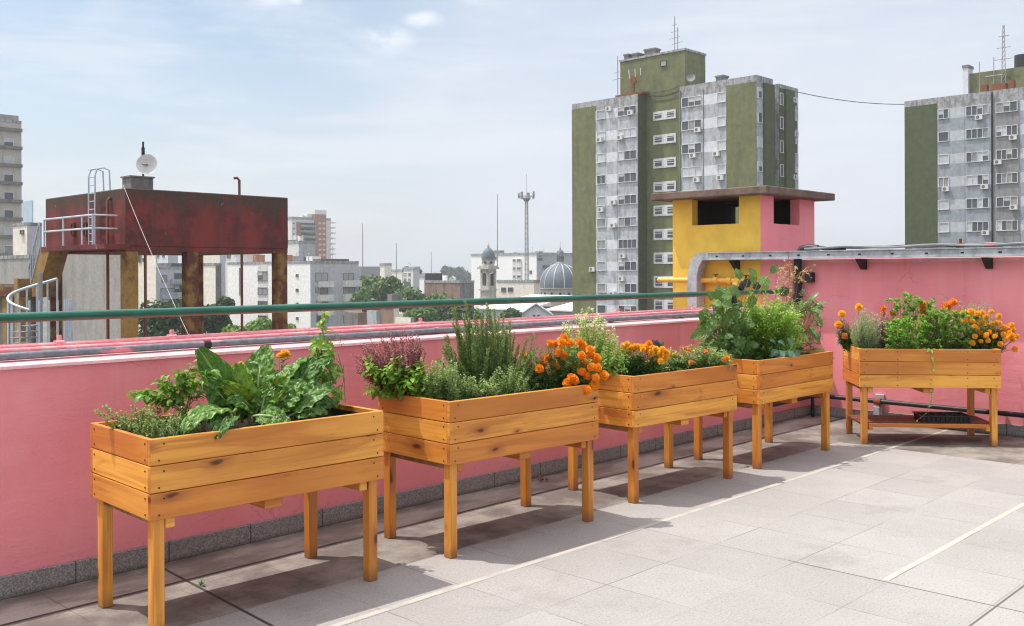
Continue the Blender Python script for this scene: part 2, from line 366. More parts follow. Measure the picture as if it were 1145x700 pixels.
def floorm():
    t = NT('terrace_tiles'); co = t.coord(); sp = t.n('ShaderNodeSeparateXYZ'); t.l(co, sp.inputs[0]); x, y = sp.outputs[0], sp.outputs[1]
    wob = t.math('MULTIPLY', t.math('SUBTRACT', t.noise(co, 5, 3), .5), .012)
    gx = t.math('MULTIPLY', t.math('ADD', t.math('ADD', x, -.05), wob), 2.0)
    gy = t.math('MULTIPLY', t.math('ADD', t.math('ADD', y, -.01), wob), 2.0)
    cell = t.n('ShaderNodeCombineXYZ'); t.l(t.math('FLOOR', gx), cell.inputs[0]); t.l(t.math('FLOOR', gy), cell.inputs[1])
    wn = t.n('ShaderNodeTexWhiteNoise', noise_dimensions='3D'); t.l(cell.outputs[0], wn.inputs[0]); rnd = wn.outputs[0]
    ex = t.math('SUBTRACT', .5, t.math('ABSOLUTE', t.math('SUBTRACT', t.math('FRACT', gx), .5)))
    ey = t.math('SUBTRACT', .5, t.math('ABSOLUTE', t.math('SUBTRACT', t.math('FRACT', gy), .5)))
    fine = t.noise(co, 75, 5, .8); mid = t.noise(co, 3.2, 6, .65); big = t.noise(co, .75, 4); spk = t.noise(co, 110, 4, .75); blo = t.noise(t.mapping(co, (1, 1, 1), (4, 9, 0)), 1.6, 6, .68)
    c = t.mix(rnd, (.296, .281, .270), (.338, .321, .308))
    c = t.mix(t.ramp(mid, .35, .7, 0, .45), c, (.285, .262, .247)); c = t.mix(t.ramp(big, .45, .7, 0, .45), c, (.385, .367, .355)); c = t.mix(t.ramp(blo, .54, .70, 0, .5), c, (.225, .205, .19))
    c = t.mix(t.ramp(fine, .48, .66, 0, .62), c, (.175, .158, .145)); c = t.mix(t.ramp(spk, .54, .66, 0, .6), c, (.46, .445, .43))
    # weathered rows next to the two walls
    edge = t.math('MULTIPLY', t.math('SUBTRACT', mid, .5), .05)
    br = t.math('MAXIMUM', t.math('GREATER_THAN', t.math('ADD', y, edge), -.985), t.math('GREATER_THAN', t.math('ADD', x, edge), 6.71))
    dirt = t.noise(co, 2.2, 6, .65); dirt2 = t.noise(t.mapping(co, (1, 2.5, 1)), 1.6, 5, .6)
    bc = t.mix(t.ramp(dirt, .38, .66), (.122, .102, .088), (.305, .270, .238)); bc = t.mix(t.ramp(fine, .42, .68, 0, .45), bc, (.10, .085, .074)); bc = t.mix(t.ramp(spk, .63, .72, 0, .5), bc, (.46, .41, .37))
    c = t.mix(t.math('MULTIPLY', br, .95), c, bc)
    gut = t.math('GREATER_THAN', t.math('ADD', y, t.math('MULTIPLY', edge, .3)), -.37)
    gc = t.mix(t.ramp(dirt2, .4, .62), (.37, .335, .31), (.20, .165, .14)); gc = t.mix(t.ramp(fine, .42, .7, 0, .4), gc, (.14, .12, .105))
    c = t.mix(t.math('MULTIPLY', gut, .9), c, gc)
    foot_dark = t.math('MULTIPLY', t.ramp(y, -.16, -.02), t.ramp(dirt, .4, .6)); c = t.mix(t.math('MULTIPLY', foot_dark, .7), c, (.06, .05, .042))  # patchy darker floor towards the parapet
    # joints
    jm = t.ramp(t.noise(co, 1.7, 3), .40, .66, .12, .8)
    jx = t.math('MULTIPLY', t.ramp(ex, .004, .010, 1, 0), jm); jy = t.math('MULTIPLY', t.ramp(ey, .004, .010, 1, 0), jm)
    c = t.mix(t.math('MULTIPLY', t.math('MAXIMUM', jx, jy), .8), c, (.10, .082, .07))
    sj = t.math('MULTIPLY', t.ramp(t.math('ABSOLUTE', t.math('ADD', x, -3.048)), .003, .008, 1, 0), t.math('LESS_THAN', y, -2.45))
    sk = t.math('MULTIPLY', t.ramp(t.math('ABSOLUTE', t.math('ADD', y, 3.507)), .003, .008, 1, 0), t.math('LESS_THAN', x, 9))
    c = t.mix(t.math('MULTIPLY', t.math('MAXIMUM', sj, sk), .85), c, (.07, .06, .052))
    gp = t.math('MULTIPLY', t.ramp(t.math('ABSOLUTE', t.math('ADD', t.math('ADD', y, wob), .377)), .009, .016, 1, 0), t.ramp(t.noise(co, 1.1, 2), .35, .5, .15, 1.0))
    gq = t.math('MULTIPLY', t.ramp(t.math('ABSOLUTE', t.math('ADD', t.math('ADD', x, t.math('MULTIPLY', y, -.06)), -.66)), .006, .012, 1, 0), t.math('MULTIPLY', t.math('GREATER_THAN', y, -1.47), t.math('LESS_THAN', x, 1)))
    c = t.mix(t.math('MULTIPLY', t.math('MAXIMUM', gp, gq), .9), c, (.028, .025, .024))
    # pale filler strips
    f1 = t.ramp(t.math('ABSOLUTE', t.math('ADD', t.math('ADD', y, t.math('MULTIPLY', wob, .6)), 1.462)), .014, .019, 1, 0)
    f2 = t.math('MULTIPLY', t.ramp(t.math('ABSOLUTE', t.math('ADD', y, 2.968)), .0135, .0185, 1, 0), t.math('GREATER_THAN', x, 3.08))
    f3 = t.math('MULTIPLY', t.ramp(t.math('ABSOLUTE', t.math('ADD', y, 2.992)), .006, .012, 1, 0), t.math('MULTIPLY', t.math('LESS_THAN', x, 2.2), t.ramp(dirt, .52, .58)))
    wear = t.ramp(t.noise(co, 7, 4), .3, .5, .25, 1)
    c = t.mix(t.math('MULTIPLY', t.math('MAXIMUM', f1, t.math('MAXIMUM', f2, f3)), wear), c, (.43, .40, .345))
    hgt = t.math('SUBTRACT', t.math('MULTIPLY', fine, .25), t.math('MAXIMUM', jx, jy))
    return t.done(t.bsdf(c, t.ramp(mid, .3, .7, .62, .8), 0, .3, hgt, .35, .004))
M['floor'] = floorm()
M['yellow'] = stained('yellow_render', (.77, .50, .085), (.72, .45, .07), 1.0, .5, .9, 1, .8, .08, 3)
M['slab'] = stained('brown_concrete_slab', (.20, .145, .12), (.11, .082, .068), 3, .4, .7, 1, .9, .4, 22)
M['yellow_pipe'] = plain('yellow_pipe_paint', (.80, .47, .07), .4, 0, .1, 9, .5)
M['dark_inside'] = plain('shaded_inside_render', (.05, .04, .035), .9)  # shade inside the cabin painted into its inner walls

def tankm(name, red, dark):
    t = NT(name); co = t.coord(); n1 = t.noise(co, .8, 6, .65); n2 = t.noise(t.mapping(co, (2.2, 2.2, .45)), 1.0, 6, .65); n3 = t.noise(t.mapping(co, (4, 4, 1.2), (5, 1, 8)), 1.0, 5, .7)
    sp = t.n('ShaderNodeSeparateXYZ'); t.l(co, sp.inputs[0])
    c = t.mix(t.ramp(n1, .42, .62), red, dark); c = t.mix(t.ramp(n2, .46, .66, 0, .62), c, (.075, .042, .034))
    top = t.math('ADD', sp.outputs[2], t.math('MULTIPLY', t.math('SUBTRACT', n2, .5), 1.8))
    c = t.mix(t.math('MULTIPLY', t.ramp(top, 4.9, 6.0), .9), c, (.07, .055, .042))
    c = t.mix(t.ramp(n3, .65, .69, 0, .6), c, (.40, .31, .25))
    c = t.mix(t.ramp(t.noise(co, 14, 4), .56, .72, 0, .3), c, (.30, .10, .08))
    return t.done(t.bsdf(c, .85, 0, .2, n1, .3, .05))
M['tank'] = tankm('peeling_red_tank_paint', (.215, .042, .038), (.10, .032, .028))
def postm():
    t = NT('ochre_and_red_post_paint'); co = t.coord(); a = t.noise(co, 1.6, 5, .6); b = t.noise(co, 12, 4)
    c = t.mix(t.ramp(a, .40, .56), (.25, .145, .042), (.12, .042, .03)); c = t.mix(t.ramp(b, .52, .7, 0, .7), c, (.09, .045, .022))
    return t.done(t.bsdf(c, .85, 0, .2))
M['post'] = postm()
M['ochre'] = stained('ochre_paint', (.33, .20, .058), (.15, .075, .035), 2, .42, .68, 1, .85, .1, 12)
M['bluish_metal'] = plain('pale_blue_grey_metal', (.46, .54, .60), .45, .3)
M['redpipe'] = plain('rust_red_pipe', (.16, .045, .03), .7)

M['conc'] = stained('bare_concrete', (.36, .34, .32), (.24, .225, .21), .8, .4, .75, 2, .9, .1, 6)
M['conc_warm'] = stained('warm_beige_concrete', (.50, .455, .40), (.33, .30, .27), .5, .45, .75, 3, .9, .1, 5)
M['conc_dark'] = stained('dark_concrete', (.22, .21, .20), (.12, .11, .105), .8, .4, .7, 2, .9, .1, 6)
M['white_wall'] = stained('white_render', (.86, .85, .83), (.60, .58, .56), .35, .55, .85, 3, .85, .05, 2)
M['white_old'] = stained('aged_white_render', (.68, .66, .64), (.40, .38, .36), .4, .5, .8, 3, .85, .05, 2)
M['cream'] = stained('cream_render', (.76, .70, .61), (.52, .47, .40), .4, .5, .8, 3, .85, .05, 2)
M['graywall'] = stained('grey_render', (.48, .49, .51), (.30, .30, .31), .5, .5, .8, 3, .85, .05, 2)
M['bluegray'] = stained('blue_grey_panel', (.45, .465, .495), (.25, .25, .255), .6, .42, .7, 4, .8, .05, 2)
M['bluegray_d'] = stained('shade_toned_blue_grey_panel', (.32, .345, .385), (.17, .175, .185), .45, .45, .8, 5, .8, .05, 2)  # darker copy of the blue-grey: shade on the right tower put into the colour
M['panel_white'] = stained('white_panel', (.62, .63, .66), (.45, .45, .47), .6, .52, .85, 4, .8, .05, 2)
M['panel_white_d'] = stained('shade_toned_white_panel', (.48, .50, .54), (.30, .30, .32), .6, .5, .85, 4, .8, .05, 2)  # white panel with the right tower's shade painted into it
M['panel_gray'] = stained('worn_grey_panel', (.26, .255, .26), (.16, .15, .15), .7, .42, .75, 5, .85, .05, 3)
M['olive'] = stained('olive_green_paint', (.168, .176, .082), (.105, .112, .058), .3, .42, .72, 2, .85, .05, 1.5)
M['olive_d'] = stained('shade_toned_olive_paint', (.09, .108, .05), (.06, .07, .038), .3, .45, .8, 1, .85, .05, 1.5)  # darkened olive: shade on recess, side piers and right tower put into colour
M['roofline'] = stained('grimy_coping', (.40, .40, .41), (.19, .185, .18), 1.2, .4, .62, 2, .9, .05, 5)
M['win_frame'] = plain('white_window_frame', (.62, .63, .64), .5)
def glassm():
    t = NT('window_glass'); r = t.rnd(); tn = t.attr(); c = t.mix(t.math('GREATER_THAN', tn, .62), (.085, .092, .10), (.36, .37, .38))
    return t.done(t.bsdf(c, .25, 0, .5))
M['glass'] = glassm()
M['shutter'] = plain('closed_roller_shutter', (.50, .51, .53), .6, 0, .1, 2)
M['curtain'] = plain('grey_curtain', (.27, .27, .28), .6)
M['dark_open'] = plain('dark_opening', (.02, .02, .022), .8)
M['ac'] = plain('ac_white', (.62, .62, .60), .5)
M['brick'] = stained('red_brick_facing', (.36, .15, .085), (.24, .10, .06), .3, .45, .75, 1, .9, .05, 2)
M['old_brick'] = stained('old_stained_brick', (.30, .20, .15), (.13, .09, .07), .5, .4, .68, 1.5, .9, .1, 2)
M['slate'] = stained('slate_dome', (.125, .148, .175), (.17, .19, .21), .8, .45, .75, 2, .55, .05, 4)
M['stone'] = stained('weathered_limestone', (.50, .46, .41), (.25, .22, .19), .9, .42, .72, 2, .9, .1, 5)
M['roof_white'] = plain('white_sheet_roof', (.74, .70, .67), .6, 0, .08, .5)
M['mast'] = plain('grey_mast_steel', (.30, .29, .29), .6, .2)
M['mast_red'] = plain('dull_red_mast_steel', (.33, .16, .13), .6, .2)
M['green_awning'] = plain('dark_green_awning', (.03, .085, .06), .7)
M['far_glass'] = plain('pale_blue_curtain_wall', (.30, .42, .52), .2, 0, .1, .2)
M['ground'] = stained('city_ground', (.17, .165, .15), (.09, .105, .06), .02, .4, .65, 1, .95, 0, .2)
M['rooftops'] = stained('far_rooftops', (.40, .37, .34), (.25, .22, .20), .02, .4, .65, 1, .95, 0, .3)
M['bark'] = plain('bark', (.09, .06, .04), .9, 0, .3, 4)
def crownm(name, a, b):
    t = NT(name); tn = t.attr(); c = t.mix(tn, tuple(x*1.5 for x in a), tuple(x*1.5 for x in b)); sh = t.bsdf(c, .6, 0, .25)
    tr = t.n('ShaderNodeBsdfTranslucent'); t.l(t.mix(1.0, c, (1.2, 1.2, .5), 'MULTIPLY'), tr.inputs[0])
    mx = t.n('ShaderNodeMixShader'); mx.inputs[0].default_value = .2; t.l(sh, mx.inputs[1]); t.l(tr.outputs[0], mx.inputs[2])
    return t.done(mx.outputs[0])
M['crown_dark'] = crownm('dark_crown', (.018, .036, .014), (.05, .085, .03))
M['crown_mid'] = crownm('mid_crown', (.035, .075, .02), (.10, .16, .045))
M['crown_lite'] = crownm('bright_crown', (.07, .13, .03), (.17, .25, .06))
M['crown_far'] = crownm('far_crown', (.05, .075, .06), (.09, .12, .09))
# ------------------------------------------------------------------ terrace
mb = MB(); mb.add([(-9, -13, 0), (8.13, -13, 0), (8.13, 0, 0), (-9, 0, 0)], [(0, 1, 2, 3)])
solo('terrace_floor', mb, M['floor'], None, None, TF, kind='structure')
mb = MB(); mb.add([(-4000, -300, -14), (4000, -300, -14), (4000, 7000, -14), (-4000, 7000, -14)], [(0, 1, 2, 3)])
solo('city_ground', mb, M['ground'], None, None, WF, kind='structure')

pw = thing('parapet_wall', 'low pink parapet wall behind the row of planters, under the green handrail', 'wall', TF, (0, 0, 0))
mb = MB(); mb.prism([(0, -.2), (.45, -14), (.45, 1.14), (.15, 1.13), (.012, 1.117), (0, 1.108)], 0, -8, 8.13); part('wall_body', mb, M['pink'], pw)
mb = MB()                                                # sunlit ledge of faded paint
mb.prism([(-.012, 1.104), (-.006, 1.119), (.14, 1.139), (.14, 1.12)], 0, -8, 8.12); part('ledge', mb, M['pink_light'], pw)
mb = MB(); n = 160; rows = [.145, .165, .25, .33, .42, .46]
pts = []
for i in range(n+1):
    x = -8 + 16.12*i/n
    for j, q in enumerate(rows):
        z = (1.13, 1.160, 1.168, 1.182, 1.186, 1.10)[j] + (0 if j in (0, 5) else (noise.noise(Vector((x*5, q*9, 1)))*.012 + noise.noise(Vector((x*19, q*30, 4)))*.006))
        pts.append((x, q + noise.noise(Vector((x*6, j, 7)))*.008, z))
k = len(rows); mb.add(pts, [(i*k+j, (i+1)*k+j, (i+1)*k+j+1, i*k+j+1) for i in range(n) for j in range(k-1)])
part('mortar_cap', mb, M['mortar'], pw, smooth=9)
mb = MB(); mb.cbox(-8, 8.11, -.02, 0, 0, .11, .003); part('skirting', mb, M['granite'], pw)

for q, z, r, lab in ((.185, 1.180, .014, 'pink painted thin pipe on the parapet top just behind the grey conduit'), (.235, 1.196, .016, 'pink painted thin pipe on the parapet top, farther from the grey conduit')):
    pp = thing('painted_pipe', lab, 'pipe', TF, (0, q, z - r), group='pink pipes along the parapet top')
    mb = MB(); mb.tube([(x*.5 - 8, q + math.sin(x*1.3 + q*40)*.004, z + math.sin(x*.9 + q*9)*.003) for x in range(33)], r, 8); part('pipe', mb, M['pink_pipe'], pp, 1)
    mbs = MB()
    if q > .2:
        for u in (66, 192, 470, 691, 773):
            s_, Y_ = plane_q(u, q); c = MB()
            c.cbox(s_-.022, s_+.022, q-.03, q+.03, z-.02, z+.021, .006); c.lathe([(0, .03), (.012, .03), (.014, .02), (.014, 0)][::-1], (s_, q, z+.018), 8)
            part('clamp', c, M['pink_pipe'], pp)
cd = thing('grey_conduit', 'grey conduit pipe splashed with pink paint running along the parapet ledge', 'pipe', TF, (0, .105, 1.139))
mb = MB(); mb.tube([(x*.5 - 8, .105 + math.sin(x*1.1)*.003, 1.158 + math.sin(x*.8)*.002) for x in range(33)], .0195, 12); part('pipe', mb, M['gray_pipe'], cd, 1)
for u in (231, 487, 683, 762):
    s_, Y_ = plane_q(u, .105); c = MB(); c.tube([(s_-.02, .105, 1.158), (s_+.02, .105, 1.158)], .0235, 12); part('coupling', c, M['dark_pipe'] if u == 231 else M['gray_pipe'], cd, 1)

hr = thing('handrail', 'round green handrail with brown underside above the pink parapet', 'handrail', TF, (0, .3, 1.14))
mb = MB(); nn = 20
mb.v = []; ring = []
for x in (-8, 8.06):
    for j in range(nn):
        a = 2*math.pi*j/nn; ring.append((x, .3 + .026*math.cos(a), 1.341 + .026*math.sin(a)))
for j in range(nn):
    a = 2*math.pi*(j+.5)/nn
    mb.add([ring[j], ring[(j+1) % nn], ring[nn+(j+1) % nn], ring[nn+j]], [(0, 1, 2, 3)], 1 if math.sin(a) < -.62 else 0)
part('rail', mb, [M['green_rail'], M['brown_rail']], hr, 9)
mb = MB(); mb.tube([(8.06, .3, 1.341), (8.128, .3, 1.341)], .05, 16); part('wall_flange', mb, M['green_rail'], hr, 1)
for x in (-3.6, -7.6): mb = MB(); mb.tube([(x, .3, 1.17), (x, .3, 1.335)], .02, 10); part('post', mb, M['green_rail'], hr, 1)

# right hand wall, cabin, cable tray and pipes
S0 = 8.13
rw = thing('rooftop_wall', 'taller pink wall at right closing the terrace behind the last planter', 'wall', TF, (S0, -3, 0))
mb = MB(); mb.prism([(S0, -14), (S0, 1.685), (S0+.05, 1.70), (S0+.30, 1.70), (S0+.30, -14)], 1, -7, .60); part('wall_body', mb, M['pink'], rw)
mb = MB(); mb.cbox(S0-.02, S0-.001, -7, -.021, 0, .11, .003); part('skirting', mb, M['granite'], rw)
mb = MB(); n = 60; pts = []
for i in range(n+1):
    y = -7 + 7.2*i/n
    pts += [(S0-.004 - .008*abs(noise.noise(Vector((y*3, 0, 2)))), y, 1.655 + noise.noise(Vector((y*4, 1, 0)))*.018), (S0-.004, y, 1.69)]
mb.add(pts, [(2*i, 2*i+1, 2*i+3, 2*i+2) for i in range(n)]); part('render_lip', mb, M['orange_pink'] if 'orange_pink' in M else M['pink_light'], rw)

qa, _ = plane_s(850, S0); qb, _ = plane_s(752, S0); qa, qb = .602, 1.79
sr = S0 + 1.30
cb = thing('rooftop_cabin', 'small yellow and pink rooftop cabin with openings under a brown slab', 'cabin', TF, (S0, qa, 0))
def wall_hole(mb, axis, c0, c1, a0, a1, z0, z1, h0, h1, hz0, hz1):
    # wall lying between c0 and c1 across its thickness, from a0 to a1 along it, with one opening
    def b(x0, x1, y0, y1):
        if axis == 'y': mb.box(c0, c1, x0, x1, y0, y1)
        else: mb.box(x0, x1, c0, c1, y0, y1)
    b(a0, h0, z0, z1); b(h1, a1, z0, z1); b(h0, h1, z0, hz0)
    if hz1 < z1: b(h0, h1, hz1, z1)
ZT = 2.425
mb = MB(); wall_hole(mb, 'y', S0, S0+.12, qa+.0, qb, -.5, ZT, .875, 1.513, 2.113, ZT); part('yellow_wall', mb, M['yellow'], cb)
mb = MB(); wall_hole(mb, 'x', qa-.002, qa+.12, S0+.002, sr, -.5, ZT, S0+.30, S0+.92, 2.113, ZT); part('pink_wall', mb, M['pink'], cb)
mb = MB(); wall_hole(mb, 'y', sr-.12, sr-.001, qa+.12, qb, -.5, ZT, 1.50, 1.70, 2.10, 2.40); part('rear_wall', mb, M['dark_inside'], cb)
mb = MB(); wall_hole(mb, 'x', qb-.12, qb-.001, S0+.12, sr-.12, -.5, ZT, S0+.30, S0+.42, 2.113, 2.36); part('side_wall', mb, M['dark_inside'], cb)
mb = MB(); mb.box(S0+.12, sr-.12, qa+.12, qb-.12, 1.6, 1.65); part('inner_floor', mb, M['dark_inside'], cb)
mb = MB(); mb.cbox(S0-.19, sr+.17, qa-.19, qb+.19, ZT+.001, ZT+.088, .008); part('roof_slab', mb, M['slab'], cb)

ct = thing('cable_tray', 'grey steel cable tray on top of the pink wall, bending down at the yellow cabin', 'cable tray', TF, (8.02, 0, 1.69))
x0, x1 = 7.96, 8.11
mb = MB(); mb.box(x0, x0+.006, -7, 1.18, 1.695, 1.78); mb.box(x0+.006, x1-.006, -7, 1.18, 1.695, 1.70); mb.box(x1-.006, x1, -7, 1.18, 1.695, 1.78)
mb.box(x0-.012, x0, -7, 1.18, 1.774, 1.783); mb.box(x0-.012, x0, -7, 1.18, 1.695, 1.703)
for k in range(24):
    y = 1.05 - k*.34; mb.box(x0-.0025, x0, y, y+.03, 1.728, 1.744, 1)
part('tray_channel', mb, [M['galv'], M['dark_open']], ct)
mb = MB(); mb.prism([(1.18, 1.695), (1.18, 1.783), (1.33, 1.783), (1.42, 1.70), (1.465, 1.52), (1.335, 1.52), (1.31, 1.62), (1.26, 1.695)], 0, x0-.004, x1); part('elbow', mb, M['galv'], ct)
mb = MB(); mb.box(x0-.004, x1, 1.333, 1.467, 1.0, 1.519); mb.box(x0-.012, x0-.004, 1.333, 1.343, 1.0, 1.519); part('drop_channel', mb, M['galv'], ct)
for u in (820, 962, 1103):
    q_, _ = plane_s(u, 8.03); mb = MB(); mb.prism([(x0+.01, 1.69), (S0-.001, 1.69), (S0-.001, 1.58), (S0-.03, 1.58)], 1, q_-.03, q_+.03); part('bracket', mb, M['dark_pipe'], ct)
for j, (r, mm, lab) in enumerate(((.012, 'cable_gray', 'light grey cable lying loose in the cable tray'), (.009, 'dark_pipe', 'thin black cable looping above the cable tray'), (.010, 'cable_gray', 'second loose grey cable sagging in the cable tray'))):
    mb = MB(); q0 = (.0, -.05, .02)[j]
    mb.tube([(8.0 + .035*j + .012*math.sin(k*.9 + j), q0 - .06*k*(1.5+j*.2), 1.79 + .012 + .017*math.sin(k*.31 + j*1.4)**2) for k in range(60)], r, 6)
    solo('loose_cable', mb, M[mm], lab, 'cable', TF, (8.0, 0, 1.79), 'cables in the tray', smooth=1)
wp = thing('white_conduit', 'off-white conduit with rusty fittings lying on the cable tray at right', 'pipe', TF, (8.08, -1, 1.80))
qs = [plane_s(u, 8.08)[0] for u in (1020, 1074, 1108)]
mb = MB(); mb.tube([(8.09, qs[0], 1.79), (8.085, qs[1], 1.803), (8.08, qs[2], 1.808), (8.08, -7, 1.81)], .017, 8); part('pipe', mb, M['white_pipe'], wp, 1)
mb = MB(); mb.tube([(8.085, qs[1]-.035, 1.806), (8.085, qs[1]+.035, 1.806)], .026, 8); mb.tube([(8.085, qs[1], 1.82), (8.085, qs[1], 1.875)], .014, 8); part('rusty_tee', mb, M['rust'], wp, 1)
mb = MB(); mb.tube([(8.08, qs[2]-.05, 1.808), (8.08, qs[2]+.05, 1.808)], .025, 8); part('orange_joint', mb, M['orange_rust'], wp, 1)

bp = thing('black_downpipe', 'thick black downpipe with elbow at the corner of the pink wall and cabin', 'pipe', TF, (8.06, .09, 1.19))
mb = MB(); mb.tube([(8.075, -.12, 1.80), (8.07, -.02, 1.815), (8.06, .06, 1.80), (8.05, .10, 1.74), (8.05, .105, 1.60), (8.05, .105, 1.2)], .045, 12); part('pipe', mb, M['dark_pipe'], bp, 1)
for z in (1.42, 1.26): mb = MB(); mb.tube([(8.05, .105, z), (8.05, .105, z+.05)], .056, 12); part('collar', mb, M['dark_pipe'], bp, 1)
mb = MB(); mb.tube([(8.09, -.09, 1.82), (8.09, -.25, 1.80), (8.09, -.42, 1.79)], .022, 8); part('branch', mb, M['dark_pipe'], bp, 1)
mb = MB(); mb.cbox(8.05, 8.128, -.06, .02, 1.44, 1.55, .006); part('junction_box', mb, M['dark_pipe'], bp)

gp = thing('gas_pipe', 'yellow gas pipe with valve fittings fixed on the yellow cabin wall', 'gas pipe', TF, (8.06, 1.3, 1.44))
mb = MB(); mb.tube([(8.06, 1.93, 1.462), (8.06, .72, 1.455)], .031, 12); mb.lathe([(0, -.03), (.02, -.028), (.033, -.012), (.036, 0), (.031, .015)], (8.06, 1.93, 1.462), 12, 0, (0, -1, 0)); part('pipe', mb, M['yellow_pipe'], gp, 1)
for y in (1.16, .98): mb = MB(); mb.tube([(8.06, y, 1.46), (8.06, y-.05, 1.46)], .046, 8); part('union', mb, M['yellow_pipe'], gp, 1)
mb = MB(); mb.tube([(8.06, .86, 1.49), (8.06, .86, 1.24)], .028, 10); mb.lathe([(.0, -.06), (.05, -.05), (.062, 0), (.05, .05), (0, .06)], (8.06, .86, 1.40), 14); part('regulator', mb, M['yellow_pipe'], gp, 1)
mb = MB(); mb.tube([(8.06, .86, 1.24), (8.06, 1.0, 1.2), (8.06, 1.1, 1.2)], .026, 10); part('return_bend', mb, M['yellow_pipe'], gp, 1)
for y, z in ((1.14, 1.50), (.74, 1.49)): mb = MB(); mb.tube([(8.05, y, z-.02), (8.05, y, z+.03)], .012, 8); mb.cbox(8.035, 8.065, y-.03, y+.03, z+.02, z+.032, .003); part('valve_handle', mb, M['rust'], gp)
mb = MB(); mb.lathe([(0, 0), (.035, .004), (.05, .02), (.05, .05), (0, .055)], (8.04, .70, 1.43), 14, 0, (-1, 0, 0)); mb.lathe([(0, 0), (.035, .004), (.045, .02), (.045, .05), (0, .055)], (8.04, .58, 1.40), 14, 0, (-1, 0, 0)); part('pressure_gauge', mb, M['dark_pipe'], gp, 1)

fp = thing('floor_pipe', 'black pipe on clamps along the foot of the pink wall behind the last planter', 'pipe', TF, (8.05, -1, .2))
mb = MB(); mb.tube([(7.0, -.065, .205), (7.95, -.065, .215), (8.03, -.07, .222), (8.06, -.14, .225), (8.06, -1, .22), (8.06, -7, .19)], .024, 10); part('pipe', mb, M['dark_pipe'], fp, 1)
q_, _ = plane_s(981, 8.06); mb = MB(); mb.cbox(8.02, 8.11, q_-.03, q_+.03, .0, .17, .004); mb.cbox(8.10, 8.128, q_-.05, q_+.05, .20, .29, .004); part('support', mb, M['galv'], fp)
mb = MB(); mb.tube([(8.06, q_+.035, .22), (8.06, q_-.035, .22)], .036, 10); part('coupling', mb, M['rust'], fp, 1)
mb = MB(); mb.tube([(8.0, -.09, 0), (8.0, -.09, .21)], .02, 8); part('riser', mb, M['dark_pipe'], fp, 1)

